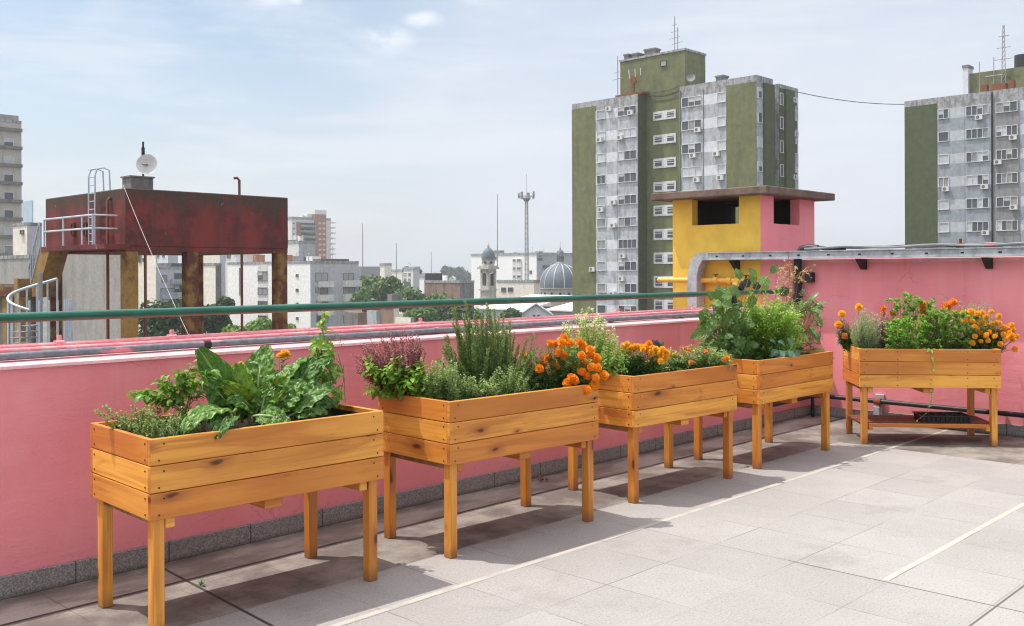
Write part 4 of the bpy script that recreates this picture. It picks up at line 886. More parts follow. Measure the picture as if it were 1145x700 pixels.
# ---- planter 3
b = pl(2, 664, .44); t = plant('pale_basil', 'tall pale green flowering basil at the back left of the middle planter', 'basil', b)
s_, l_, w_ = MB(), MB(), MB()
for k in range(190):
    u = rnd(624, 702); e = (u - 658)/40; v = 346 + max(0, e)*42 + max(0, -e)*28 + rnd(-8, 44); q = at(u, v, b.y + rnd(-.15, .15)); sprigs(s_, l_, b + Vector((q.x-b.x, q.y-b.y, 0))*.35, [q], .040, .019, 22, .2, 'leaf', .3, .05, base_sp=.06, ns=2, grow=.5)
    if v < 385: sprigs(s_, w_, q - Vector((0, 0, .03)), [q + Vector((0, 0, .01))], .011, .007, 9, .1, 'quad', .3, base_sp=0)
for k in range(70): u = rnd(655, 704); q = at(u, rnd(385, 416), b.y + rnd(-.3, .05)); sprigs(s_, l_, b + Vector((q.x-b.x, q.y-b.y, 0))*.5, [q], .036, .019, 14, .3, 'leaf', .2, .1, base_sp=.03, tmax=.5)
part('stems', s_, M['stem'], t); part('foliage', l_, M['pale_basil'], t, 9); part('blossom', w_, M['flower_white'], t)
marigold(2, 715, .22, 'yellow-orange marigolds in the middle planter beside the pale basil', cpos([(195, 85), (215, 95), (285, 90), (310, 88), (335, 95), (232, 135, 'orange'), (398, 62, 'orange'), (385, 105), (420, 100), (440, 135), (462, 150), (505, 115), (525, 130), (470, 200), (500, 190), (525, 180), (330, 195, 'orange'), (410, 130), (250, 100), (270, 112), (350, 110), (370, 90), (425, 150), (450, 110), (485, 145), (200, 110), (490, 205), (220, 70), (540, 140)], 670, 375, 7.156), 'amber', (690, 742, 392, 414), 46, .92, .09, leafL=.03)
marigold(2, 780, .22, 'half-faded little marigolds with seed heads at the right end of the middle planter', cpos([(685, 155), (715, 118, 'orange'), (600, 155), (570, 165), (640, 168, 'peach'), (735, 215, 'peach'), (850, 130, 'orange'), (1022, 178, 'orange'), (1000, 195, 'peach'), (690, 105, 'peach'), (530, 190, 'peach')], 670, 375, 7.156), 'amber', (728, 820, 386, 414), 75, .72, .12, leafL=.026, mat='oregano')
b = pl(2, 736, .34); t = plant('purple_lettuce', 'small dark ruffled leaf tuft standing behind the yellow-orange marigolds', 'lettuce', b); l_, s_ = MB(), MB()
for k in range(22): q = at(rnd(728, 743), rnd(379, 388), b.y + rnd(-.03, .03)); l_.leaf(at(736, 390, b.y), q, CAMV + rv()*.6, .035, .2, .3, 4, 0, rnd(0, 1), None, .12)
s_.tube([b, at(736, 390, b.y)], .004, 5); part('stems', s_, M['stem'], t); part('foliage', l_, M['kale'], t, 9)

# ---- planter 4
b = pl(3, 800, .40); t = plant('aubergine_plant', 'aubergine with large wavy leaves and dark hanging fruit, in the planter by the corner', 'aubergine plant', b)
s_, l_ = MB(), MB()
def big(u0, v0, u1, v1, W, dy=0.0, nrm=(0, -1, .35), mb=None, fold=.2, base=None, bend=.15, lob=.10):
    p = at(u0, v0, b.y + dy); q = at(u1, v1, b.y + dy + rnd(-.05, .02)); (mb or l_).leaf(p, q, Vector(nrm) + rv()*.25, W*1.05, bend*rnd(.5, 1.6), fold + rnd(-.1, .2), 12, 0, rnd(0, 1), lambda x: max(.02, math.sin(math.pi*min(1, x**.8*.95+.05))**.8), .05, .16)
    s_.tube(curve(base or b, p, .02, 5, .01), .003, 5)
for a in ((798, 365, 771, 379, .12), (812, 372, 806, 391, .16), (822, 376, 828, 391, .12), (805, 340, 803, 318, .10), (812, 322, 803, 340, .11), (820, 318, 817, 342, .11), (828, 312, 822, 300, .07), (790, 345, 785, 362, .09), (797, 335, 791, 326, .07), (808, 352, 798, 340, .09), (800, 355, 790, 372, .10), (815, 352, 806, 368, .12), (838, 308, 845, 318, .08), (852, 308, 857, 326, .09), (862, 305, 870, 296, .06), (842, 330, 838, 345, .08), (798, 377, 789, 390, .09), (818, 362, 826, 376, .10), (790, 360, 778, 352, .06), (846, 310, 836, 300, .06), (812, 396, 800, 384, .09), (830, 395, 838, 384, .08)): big(a[0], a[1], a[2], a[3], a[4], rnd(-.12, .05))
for k in range(34):
    u0, v0 = rnd(790, 838), rnd(330, 398); a = rnd(0, 6.28); L = rnd(10, 17); big(u0, v0, u0 + L*math.cos(a), v0 + L*abs(math.sin(a))*.9 - 2, rnd(.06, .10), rnd(-.15, .12), (rnd(-.6, .6), -.8, rnd(.2, 1)))
for (u, v) in ((812, 318), (828, 308), (845, 305), (862, 303)): s_.tube(curve(b, at(u, v, b.y), .02, 6, .02), .005, 5, r1=.0025)
for k in range(150):
    q = at(rnd(783, 838), rnd(338, 402), b.y + rnd(-.16, .16)); sprigs(s_, l_, q - Vector((0, 0, .03)), [q], .060, .034, 3, .3, 'leaf', .15, .2, base_sp=.015)
part('stems', s_, M['stem'], t, 1); part('foliage', l_, M['aubergine'], t, 9)
for (u, v, L) in ((829, 319, .085), (821, 336, .11)):
    mb = MB(); p = at(u, v - L/2/px(b)*.9, b.y - .03); mb.lathe([(0, 0), (.012, -.006), (.019, -.03), (.026, -L*.65), (.022, -L*.9), (0, -L)][::-1], p, 12); part('fruit', mb, M['fruit'], t, 9)
b = pl(3, 852, .30); t = plant('feathery_bush', 'bright feathery green bush in the centre of the planter by the corner', 'herb', b); s_, l_ = MB(), MB()
for k in range(460):
    u = rnd(806, 900); e = (u - 853)/47; v = 333 + 14*noise.noise(Vector((u*.09, 3, 1))) + abs(e)**1.5*14 + rnd(0, 1)**1.3*62 - 14*(rnd(0, 1) < .06); q = at(u, v, b.y + rnd(-.16, .16)); sprigs(s_, l_, b, [q], .036, .0135, 12, .45, 'quad', .4, base_sp=.08, grow=.3, tmin=0)
part('stems', s_, M['stem'], t); part('foliage', l_, M['feather'], t)
b = pl(3, 880, .45); t = plant('amaranth', 'thin stems with pale drooping seed spikes above the feathery bush', 'amaranth', b); s_, l_, w_ = MB(), MB(), MB()
w_list = []
for (u, v, u2, v2) in ((868, 300, 884, 292), (880, 296, 870, 290), (888, 300, 884, 288), (893, 304, 904, 308), (884, 310, 905, 296), (876, 318, 880, 300), (890, 312, 882, 298)):
    c = curve(b, at(u, v, b.y), .0, 6, .03); s_.tube(c, .003, 5, r1=.0015)
    w_ = MB(); w_list.append(w_)
    for j in range(3):
        p, dr = along(c, rnd(.72, 1)); q = at(u2 + rnd(-8, 8), v2 + rnd(-2, 14), b.y + rnd(-.05, .05)); cc = curve(p, q, .03, 6); s_.tube(cc, .0012, 4)
        for k in range(34): pp, d2 = along(cc, rnd(.1, 1)); w_.rhomb(pp + rv()*.004, rv(), rv(), rnd(.008, .014), .007, 0, rnd(0, 1))
s_.tube([b, at(884, 330, b.y), at(882, 292, b.y), at(881, 282, b.y)], .0028, 5)
for k in range(60): q = at(rnd(862, 905), rnd(322, 372), b.y + rnd(-.08, .08)); sprigs(s_, l_, q - Vector((0, 0, .02)), [q], .03, .014, 3, .3, 'leaf', .2, .1, base_sp=.004)
part('stems', s_, M['stem_red'], t); part('foliage', l_, M['long_leaf'], t, 9); 
for w_ in w_list: part('seed_spike', w_, M['seed'], t)
b = pl(3, 895, .30); t = plant('long_leaved_plant', 'plant with long arching glossy leaves at the right end of the planter by the corner', 'plant', b); s_, l_ = MB(), MB()
for (u0, v0, u1, v1, W) in ((908, 345, 925, 338, .05), (905, 337, 916, 327, .04), (902, 348, 914, 352, .045), (908, 345, 917, 351, .05), (911, 352, 920, 366, .055), (903, 366, 917, 386, .06), (905, 365, 914, 378, .05), (908, 390, 933, 402, .07), (898, 392, 920, 396, .06), (890, 394, 899, 389, .06), (893, 372, 904, 383, .06), (895, 360, 888, 371, .05), (888, 352, 880, 362, .05), (899, 338, 894, 346, .05), (903, 335, 912, 334, .04), (884, 378, 892, 390, .07), (900, 372, 893, 360, .05), (880, 392, 868, 398, .07), (912, 340, 921, 345, .035), (897, 350, 905, 357, .04), (896, 400, 886, 388, .06)):
    p = at(u0, v0, b.y + rnd(-.08, .08)); q = at(u1, v1, p.y - rnd(0, .08)); l_.leaf(p, q, UP + CAMV*.7 + rv()*.3, W*rnd(.8, 1.1), .22, .25, 7, 0, rnd(.1, 1)); s_.tube(curve(b, p, .02, 5, .01), .0025, 5)
for k in range(210): q = at(rnd(872, 918), rnd(336, 403), b.y + rnd(-.1, .1)); sprigs(s_, l_, q - Vector((0, 0, .03)), [q], .055, .021, 3, .3, 'leaf', .15, .2, base_sp=.01)
part('stems', s_, M['stem'], t); part('foliage', l_, M['long_leaf'], t, 9)
b = pl(3, 872, .08); t = plant('broccoli_leaves', 'blue-green broad leaves hanging over the front board of the planter by the corner', 'vegetable', b); s_, l_ = MB(), MB()
for (u0, v0, u1, v1, W) in ((874, 392, 872, 404, .09), (870, 392, 862, 399, .07), (880, 392, 884, 400, .08), (878, 390, 870, 382, .08), (884, 394, 895, 398, .07), (868, 388, 860, 380, .06), (886, 388, 880, 378, .07)):
    p = at(u0, v0, b.y); q = at(u1, v1, b.y - .06); l_.leaf(p, q, UP*.6 + CAMV + rv()*.3, W, .3, .2, 7, 0, rnd(0, 1), None, .04, .1); s_.tube(curve(b, p, .01, 4), .003, 5)
part('stems', s_, M['stem'], t); part('foliage', l_, M['blue_leaf'], t, 9)

# ---- planter 5
marigold(4, 944, .40, 'thin marigold with three orange heads at the left end of the shelf planter', cpos([(50, 135), (132, 102), (33, 187), (62, 245, 'peach')], 930, 320, 4.377), 'amber', (935, 950, 355, 385), 18, 1.3, .04, leafL=.03)
b = pl(4, 966, .28); t = plant('lavender', 'grey-green lavender bush in the shelf planter beside the thin marigold', 'lavender', b); s_, l_ = MB(), MB()
for k in range(120):
    u = rnd(950, 986); e = (u-968)/18; v = 346 + e*e*14 + rnd(-2, 30); q = at(u, v, b.y + rnd(-.13, .13)); sprigs(s_, l_, b + Vector((q.x-b.x, q.y-b.y, 0))*.3, [q], .024, .005, 26, .2, 'quad', .6, base_sp=.03)
part('stems', s_, M['stem'], t); part('foliage', l_, M['sage'], t)
b = pl(4, 988, .36); t = plant('purple_basil', 'dusty purple basil sprigs between lavender and parsley, shelf planter', 'basil', b); s_, l_ = MB(), MB()
for k in range(34): q = at(rnd(974, 998), rnd(348, 384), b.y + rnd(-.1, .1)); sprigs(s_, l_, b, [q], .018, .012, 20, .4, 'quad', .3, base_sp=.06)
part('stems', s_, M['stem_red'], t); part('foliage', l_, M['lilac'], t)
t = marigold(4, 986, .48, 'rust-orange marigold heads behind the purple basil sprigs, shelf planter', cpos([(252, 108, 'orange'), (250, 135, 'orange'), (300, 133, 'orange')], 930, 320, 4.377), 'orange', (982, 1000, 352, 378), 14, 1.1, .03)
def parsley_clump(name, label, cat, i, u, bb, rng, n, mat, L=.032, three=True):
    b = pl(i, u, bb); t = plant(name, label, cat, b); s_, l_ = MB(), MB(); u0, u1, v0, v1 = rng
    for k in range(int(n*1.8)):
        uu = rnd(u0, u1); e = (uu-(u0+u1)/2)/((u1-u0)/2); v = v0 + e*e*8 + rnd(0, 1)**1.1*(v1-v0); q = at(uu, v, b.y + rnd(-.18, .18)); bs = b + Vector((q.x-b.x, q.y-b.y, 0))*.45
        c = curve(bs, q, .01, 5, .01); s_.tube(c, .0016, 4, caps=False)
        dr = (q - bs).normalized()
        for j in range(5):
            o = (dr*.5 + rv(-.3, .6)).normalized(); p = q - dr*rnd(0, .03); m = p + o*L*.5
            nr = UP + CAMV*.4 + rv()*.5; tt = rnd(0, .6) + .4*max(0, 1-(v-v0)/(v1-v0))
            for a in (-.8, 0, .8):
                sd = o.cross(nr).normalized(); dd = (o*math.cos(a) + sd*math.sin(a)); l_.leaf(p + o*L*.15, p + o*L*.15 + dd*L*(1 if a == 0 else .8), nr, L*.62, .2, .25, 2, 0, tt, lambda x: (.1, 1.0, .35)[int(round(x*2))])
    part('stems', s_, M['stem'], t); part('foliage', l_, M[mat], t, 9)
parsley_clump('parsley', 'bright green bushy parsley at the front middle of the shelf planter', 'parsley', 4, 1012, .18, (990, 1040, 354, 390), 85, 'parsley', .030)
parsley_clump('celery', 'broad-leaved dark green celery clump right of the bright parsley, shelf planter', 'celery', 4, 1058, .24, (1028, 1092, 346, 388), 110, 'basil', .036)
parsley_clump('celery', 'tall spindly light green leaves at the back of the shelf planter', 'celery', 4, 1010, .48, (992, 1045, 328, 362), 40, 'pepper', .034)
marigold(4, 1048, .50, 'pair of big orange marigold heads behind the celery clump', cpos([(595, 78, 'orange'), (562, 98, 'orange'), (617, 135, 'amber'), (447, 90, 'orange'), (452, 125, 'orange')], 930, 320, 4.377), 'orange', (1030, 1075, 345, 365), 16, 1.5, .04)
b = pl(4, 1090, .48); t = plant('lavender', 'grey-green lavender sprigs behind the rightmost marigold clump', 'lavender', b); s_, l_ = MB(), MB()
for k in range(50): q = at(rnd(1072, 1112), rnd(335, 358), b.y + rnd(-.1, .1)); sprigs(s_, l_, b + Vector((q.x-b.x, q.y-b.y, 0))*.3, [q], .024, .006, 24, .4, 'quad', .5, base_sp=.05)
part('stems', s_, M['stem'], t); part('foliage', l_, M['sage'], t)
marigold(4, 1104, .24, 'many-headed orange marigold clump at the right end of the shelf planter', cpos([(690, 125), (712, 135), (680, 122), (755, 148), (740, 172), (780, 125), (817, 145), (690, 173), (805, 178), (785, 183), (712, 210), (782, 207), (838, 212), (858, 208), (755, 245), (757, 238), (797, 245), (825, 283), (688, 278), (730, 270), (880, 190), (885, 212), (880, 240), (905, 243), (888, 262), (897, 308), (868, 228), (845, 200), (820, 182), (725, 180), (640, 130), (665, 150), (700, 200), (735, 128), (760, 190), (770, 225), (800, 235), (815, 222), (840, 235), (850, 260), (725, 228), (765, 265), (870, 245), (700, 245), (650, 165)], 930, 320, 4.377), 'amber', (1078, 1126, 354, 392), 62, .95, .10)
b = pl(4, 1042, .03, PT - .02); t = plant('trailing_vine', 'thin leafy vine trailing straight down the front of the shelf planter', 'vine', b); s_, l_ = MB(), MB()
c = [b] + [at(u, v, PLACE[4][1] - .06) for u, v in ((1040, 390), (1043, 405), (1042, 430), (1041, 450), (1036, 462), (1024, 471))]; s_.tube(c, .0016, 5)
for k in range(38): uu = rnd(.05, 1)**1.4; p, dr = along(c, uu); l_.leaf(p, p + (rv(-.9, .2)*.9 + Vector((0, -.4, 0))).normalized()*rnd(.03, .046)*(1.1-uu*.65), UP + CAMV + rv()*.4, .028*(1.1-uu*.6), .2, .3, 2, 0, rnd(.5, 1))
part('stems', s_, M['stem'], t); part('foliage', l_, M['pale_basil'], t, 9)
b = pl(4, 1084, .03, PT - .02); t = plant('trailing_vine', 'bare wiry tendril hanging over the right front of the shelf planter', 'vine', b); s_, l_ = MB(), MB()
c = [b] + [at(u, v, PLACE[4][1] - .055) for u, v in ((1082, 391), (1088, 397), (1092, 412), (1096, 424))]; s_.tube(c, .0014, 5)
c2 = [b] + [at(u, v, PLACE[4][1] - .05) for u, v in ((1085, 392), (1090, 397), (1095, 400))]; s_.tube(c2, .0012, 5)
for k in range(9): p, dr = along(c, rnd(.6, 1)); l_.leaf(p, p + (rv(-.9, .2)).normalized()*.016, CAMV + rv()*.4, .010, .2, .3, 2, 0, rnd(.5, 1))
part('stems', s_, M['stem'], t); part('foliage', l_, M['pale_basil'], t, 9)
# ---- odds on the floor
def floor_at(u, v):
    k, z = ray(u, v); Y = -EYE/z; return Vector((k*Y, Y, 0))
for (u, v, lab, n) in ((606, 538, 'curled dry brown leaf lying by the skirting behind the second planter', 3), (663, 507, 'dry leaf scrap lying on the floor near the parapet skirting', 2)):
    p = floor_at(u, v); mb = MB()
    for k in range(n): q = p + Vector((rnd(-.04, .04), rnd(-.03, .03), .006)); mb.leaf(q, q + Vector((rnd(-.05, .06), rnd(-.04, .04), .012)), UP + rv()*.3, .035, .5, .5, 4, 0, rnd(0, 1))
    solo('dry_leaf', mb, M['dry'] if 'dry' in M else M['rust'], lab, 'leaf', WF, tuple(p), smooth=9)
p = floor_at(224, 655); mb = MB()
for k in range(9): mb.leaf(p, p + Vector((rnd(-.035, .035), rnd(-.03, .03), rnd(.01, .045))), UP + rv()*.5, .011, .3, .3, 2, 0, rnd(0, 1))
solo('weed', mb, M['marigold_leaf'], 'tiny weed sprouting from the dark floor joint under the nearest planter', 'weed', WF, tuple(p), smooth=9)
# ------------------------------------------------------------------ city
class Bld:
    # building frame: origin on the ground below a visible corner, x to the viewer's right along the facade, y into depth
    def __init__(s, u, Y, rot=TH - math.pi/2):
        p = at(u, VH, Y); s.fr = Fr(p.x, p.y, rot); s.Y = Y; s.o = Vector((p.x, p.y)); s.ex = Vector((math.cos(rot), math.sin(rot))); s.ey = Vector((-s.ex.y, s.ex.x))
    def X(s, u, y=0.0):
        k, _ = ray(u, VH); dv = Vector((k, 1)); Y = ((s.o @ s.ey) + y)/(dv @ s.ey); return (dv*Y - s.o) @ s.ex, Y
    def D(s, u, x=0.0):
        k, _ = ray(u, VH); dv = Vector((k, 1)); Y = ((s.o @ s.ex) + x)/(dv @ s.ex); return (dv*Y - s.o) @ s.ey, Y
    def fx(s, u, v, y=0.0): x, Y = s.X(u, y); return x, zat(u, v, Y)
    def fd(s, u, v, x=0.0): y, Y = s.D(u, x); return y, zat(u, v, Y)
GZ = -14
def win(parent, face, c, a0, a1, z0, z1, nx=2, style=None, fw=.07, frame='win_frame', name='window'):
    if a0 > a1: a0, a1 = a1, a0
    if z0 > z1: z0, z1 = z1, z0
    mf = MB(); mp = MB()
    def bx(p0, p1, d0, d1, q0, q1, m, t=.5):
        mb = mp if m else mf
        if face == 'y': mb.box(p0, p1, c - d1, c - d0, q0, q1, m, t)
        else: mb.box(c + d0, c + d1, p0, p1, q0, q1, m, t)
    bx(a0-fw, a1+fw, .002, .09, z1, z1+fw, 0); bx(a0-fw, a1+fw, .002, .14, z0-fw, z0, 0); bx(a0-fw, a0, .002, .09, z0, z1, 0); bx(a1, a1+fw, .002, .09, z0, z1, 0)
    for k in range(nx):
        p0 = a0 + (a1-a0)*k/nx; p1 = a0 + (a1-a0)*(k+1)/nx
        if k: bx(p0-.03, p0+.03, .031, .08, z0, z1, 0)
        st = style or random.choice((1, 1, 1, 1, 2, 3)); t = rnd(0, .6)
        if st == 4: bx(p0+.001, p1-.001, .003, .03, z0+.001, z1-.001, 1, rnd(.65, 1)); continue
        if style is None and rnd(0, 1) < .25:
            zm = z1 - (z1-z0)*rnd(.25, .6); bx(p0+.001, p1-.001, .003, .034, zm, z1-.001, 2); bx(p0+.001, p1-.001, .003, .03, z0+.001, zm-.001, 1, t)
        else: bx(p0+.001, p1-.001, .003, .03, z0+.001, z1-.001, st, t)
    w_ = part(name, mf, M[frame], parent); part('panes', mp, [M[frame], M['glass'], M['shutter'], M['curtain'], M['dark_open']], w_); return w_
def ac_mesh():
    mb = MB(); mb.box(-.42, .42, -.36, -.04, 0, .58, 0); mb.lathe([(0, .005), (.2, .005), (.21, 0)][::-1], (-.10, -.361, .29), 14, 1, (0, -1, 0)); mb.box(-.3, -.26, -.36, 0, -.06, -.001, 2); mb.box(.26, .3, -.36, 0, -.06, -.001, 2)
    return mb.mesh('air_conditioner', [M['ac'], M['conc_dark'], M['mast']])
ACM = ac_mesh()

# ---- the tall green and grey tower
def green_tower():
    B = Bld(846.5, 111); t = thing('apartment_tower', 'tall olive green and grey apartment tower behind the yellow cabin', 'tower', B.fr, (0, 0, GZ), 'green panelled apartment towers')
    xr0 = B.X(761)[0]; xl1 = B.X(713.6)[0]; xl0 = B.X(640.3)[0]; top = B.fx(846.5, 83.5)[1]; rd = B.D(723, xl1)[0]; dep1 = B.D(865)[0]; dep2 = B.D(893)[0]
    mb = MB()
    mb.box(xr0, 0, 0, dep1, GZ, top, 0); mb.box(xr0, -1.0, dep1, dep1+1.4, GZ, top-.4, 0); ztop2 = B.fd(872, 93.5)[1]; mb.box(xr0, 0, dep1+1.4, dep2, GZ, ztop2, 0)
    part('right_block', mb, M['roofline'], t)
    mb = MB(); mb.box(xl0, xl1, 0, dep2*.8, GZ, top-.05, 0); part('left_block', mb, M['roofline'], t)
    xp0 = B.X(694.4, rd)[0]; xp1 = B.X(767, rd)[0]; ptop = B.fx(767, 56, rd)[1]; pd = B.D(789.5, xp1)[0]
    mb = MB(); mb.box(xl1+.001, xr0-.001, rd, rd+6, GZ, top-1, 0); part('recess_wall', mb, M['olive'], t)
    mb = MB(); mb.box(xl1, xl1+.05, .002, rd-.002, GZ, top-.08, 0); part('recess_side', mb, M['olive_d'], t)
    mb = MB(); mb.box(xp0, xp1, rd-.03, pd, top-1, ptop, 0); mb.box(xp0-.1, xp1+.1, rd-.13, pd+.1, ptop, ptop+.25, 1); part('penthouse', mb, [M['olive'], M['roofline']], t)
    mb = MB(); zl = B.fx(655, 0)[1]; xs = B.X(687)[0]; zs = top; mb.box(xs, xl1+.6, .3, rd-.14, zs, zs+.25, 0); part('ledge', mb, M['rust'], t)
    # facade panels
    fl = 2.795; z_r = B.fx(800, 115.2)[1]                # sill of the uppermost right hand window
    wh = 1.12; bands = [(z_r - k*fl, z_r + wh - k*fl) for k in range(12)]
    xg0 = B.X(813)[0]; xa = B.X(787.3)[0]; xw = B.X(801.3)[0]
    xlg = B.X(666.5)[0]; xlw = B.X(678.5)[0]; xlb = B.X(690.8)[0]
    mb = MB(); ct = top - .75
    mb.box(xg0, 0-.02, -.06, -.001, GZ, ct, 2); mb.box(xl0, xlg, -.06, -.001, GZ, ct, 2)
    for z0, z1 in bands:
        zz0 = max(GZ, z1 - fl)
        for a0, a1 in ((xr0, xa-.03), (xa+.03, xg0-.001)): mb.box(a0+.01, a1, -.03, -.001, zz0+.01, z0-.08, 0)
        mb.box(xlg+.01, xlb-.03, -.03, -.001, zz0+.01, z0-.08, 0); mb.box(xlb+.03, xl1-.01, -.03, -.001, zz0+.01, z0-.08, 0)
        mb.box(xa+.03, xw, -.03, -.001, z0-.075, z1+.02, 1); mb.box(xlw, xlb-.03, -.03, -.001, z0-.075, z1+.02, 1)
        mb.box(xr0+.01, xa-.03, -.022, -.001, z0-.075, z1+.02, 1); mb.box(xw+.001, xg0-.001, -.022, -.001, z0-.075, z1+.02, 1); mb.box(xlg+.01, xlw-.001, -.022, -.001, z0-.075, z1+.02, 1); mb.box(xlb+.03, xl1-.01, -.022, -.001, z0-.075, z1+.02, 1)
    part('facade_panels', mb, [M['bluegray'], M['panel_white'], M['olive']], t)
    mb = MB(); mb.tube([(xa, -.04, GZ), (xa, -.04, top-.8)], .05, 6); mb.tube([(xr0+.05, -.05, GZ), (xr0+.05, -.05, top-.5)], .12, 6); part('rain_pipes', mb, M['conc_dark'], t)
    # windows of the facade
    for k, (z0, z1) in enumerate(bands[:11]):
        win(t, 'y', -.024, xr0+.35, xa-.30, z0+.02, z1-.05, 3, None if k not in (3,) else 2)
        win(t, 'y', -.024, xw+.25, xg0-.12, z0+.02, z1-.05, 1 if k < 6 else 2, 2 if k in (0, 1, 2, 3, 5) else None)
        win(t, 'y', -.024, xlg+.30, xlw-.15, z0+.02, z1-.05, 2 if k in (3, 6) else 1, (4, 2, 2, 1, 4, 3, 3, 4, 3, 1, 2)[k])
        win(t, 'y', -.024, xlb+.22, xl1-.20, z0+.02, z1-.05, 3 if k != 6 else 4, None if k != 1 else 2)
    # stair windows
    for k in range(10):
        v0 = 122.7 + k*26.65; x0, za = B.fx(732.5, v0 + 11.2, rd); x1, zb = B.fx(755.5, v0 + .8, rd); xm = (x0+x1)/2
        mb = MB(); mb.box(x0-.15, x1+.15, rd-.10, rd-.001, za-.15, zb+.15, 0)
        for a0, a1 in ((x0+.12, xm-.42), (xm+.42, x1-.12)):
            mb.box(a0, a1, rd-.115, rd-.101, za+.1, zb-.1, 1, rnd(0, .6)); zm = za + (zb-za)*rnd(.3, .7); mb.box(a0, a1, rd-.14, rd-.116, zm-.04, zm+.04, 0); mb.box(a0, a1, rd-.14, rd-.116, (zm+zb)/2, (zm+zb)/2+.06, 0)
        part('stair_window', mb, [M['win_frame'], M['glass']], t)
    # the shaded right side
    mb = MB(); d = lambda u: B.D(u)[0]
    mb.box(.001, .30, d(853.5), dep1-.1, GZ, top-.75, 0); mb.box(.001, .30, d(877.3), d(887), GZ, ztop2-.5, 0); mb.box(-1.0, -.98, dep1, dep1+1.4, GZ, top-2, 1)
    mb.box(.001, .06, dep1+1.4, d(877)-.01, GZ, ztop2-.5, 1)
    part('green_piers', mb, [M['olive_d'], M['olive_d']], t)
    for a0, a1 in ((.02, d(853.5)-.01), (d(887)+.01, dep2-.02)):
      mb = MB()
      for z0, z1 in bands: mb.box(.001, .03, a0, a1, z1-fl+.1, z0-.08, 0); mb.box(.001, .02, a0, a1, z0-.07, z1+.05, 1)
      part('side_panels', mb, [M['bluegray'], M['panel_white']], t)
    for k, (z0, z1) in enumerate(bands[:7]):
        win(t, 'x', .022, .35, d(853.5)-.3, z0, z1, 1); win(t, 'x', .022, d(887)+.3, dep2-.35, z0, z1, 1); win(t, 'x', -.978, dep1+.25, dep1+1.15, z0, z1, 1)
        win(t, 'x', .062, d(872.3), d(875.2), z0-.2, z1, 1, 1)
    # window air conditioners
    for (u, v) in ((707, 125.6), (682.8, 121.5), (672.3, 156), (695, 153.5), (782, 145), (776.6, 173.5), (802.5, 172), (780.5, 201), (807, 198.5), (673.5, 234), (687.5, 225.8), (687, 251.5), (697.8, 285.7), (696.2, 311.3), (663.5, 300.5), (686, 328)):
        x, z = B.fx(u, v + 3); inst('air_conditioner', ACM, t, (x, -.06, z))
    for (u, v) in ((887, 112), (888.5, 150), (887, 198)): y, z = B.fd(u, v + 3); inst('air_conditioner', ACM, t, (.03, y, z), (0, 0, math.pi/2))
    # roof things
    mb = MB()
    for (u, v, y, w, h) in ((701, 64, rd+1, .35, 1.0), (711, 63.5, rd+1, .45, .9), (727, 58.5, rd+2, .8, 1.4), (805, 88, 3, .5, 1.1)):
        x, z = B.fx(u, v, y); zb = ptop if u < 760 else top; mb.box(x-w, x+w, y, y+1.2, zb, zb + h, 0); mb.box(x-w-.1, x+w+.1, y-.1, y+1.3, zb+h, zb+h+.2, 0)
    part('roof_vents', mb, M['conc_dark'], t)
    mb = MB(); x, z = B.fx(767, 86, -.0); mb.lathe([(0, .06), (.3, .09), (.52, .2), (.55, .24), (.5, .2), (.25, .1), (0, .08)], (x, 1.2, z), 18, 0, (.45, -.8, .3)); mb.tube([(x, 1.3, top), (x, 1.3, z)], .08, 6); part('roof_dish', mb, M['panel_gray'], t, 1)
    x, z = B.fx(712, 90.5, rd-.3); mb = MB(); mb.lathe([(0, .1), (.5, .1), (.55, 0), (.5, -.1)], (x, rd-.9, z), 14, 0, (0, -1, 0)); mb.box(x-.08, x+.08, rd-.9, rd-.7, top+.25, z-.3, 0); part('red_roof_drum', mb, M['rust'], t)
    mb = MB()
    for (u0, v0, u1, v1) in ((704, 78, 705, 88), (711, 77, 711.5, 86), (717, 76, 717.5, 84)):
        x0, z0 = B.fx(u0, v0, rd-.05); x1, z1 = B.fx(u1, v1, rd-.05); mb.tube([(x0, rd-.06, z0), (x1, rd-.06, z1)], .07, 5)
    part('paint_drips', mb, M['panel_white'], t)
    x, z = B.fx(743, 71, rd); win(t, 'y', rd-.032, x-.4, x+.4, z-.3, z+.3, 1, 4, .05, 'olive_d', 'vent_opening')
    x0, z0 = B.fx(716, 100, rd); x1, z1 = B.fx(761, 96, rd)
    for dz in (0, .6): mb = MB(); mb.tube([(x0 + (x1-x0)*k/8, rd-.15, z0 - dz + (z1-z0)*k/8 - 1.6*4*k/8*(1-k/8)*.35) for k in range(9)], .03, 5); part('slack_cable', mb, M['dark_pipe'], t)
    for (u, v0, lab, arms) in ((755.3, 18, 'tall lattice antenna on the roof of the olive tower', 3), (758.6, 31, 'shorter antenna pole beside the lattice one on the olive tower roof', 1), (691.5, 63, 'thin antenna pole at the left edge of the olive tower roof', 2)):
        y = rd+3 if u > 700 else .8; x, z = B.fx(u, v0, y); zb = ptop+.25 if u > 700 else top; a = thing('roof_antenna', lab, 'antenna', B.fr, (x, y, zb), 'antennas on the olive tower')
        mb = MB(); mb.tube([(x, y, zb), (x, y, z)], .06, 5); part('pole', mb, M['mast'], a)
        mb = MB()
        for j in range(arms): zz = zb + (z-zb)*(.45 + .16*j); mb.tube([(x-.8+.2*j, y, zz), (x+.8-.2*j, y, zz+.1)], .04, 4)
        part('crossbars', mb, M['mast'], a)
    return B, top
BT, TTOP = green_tower()

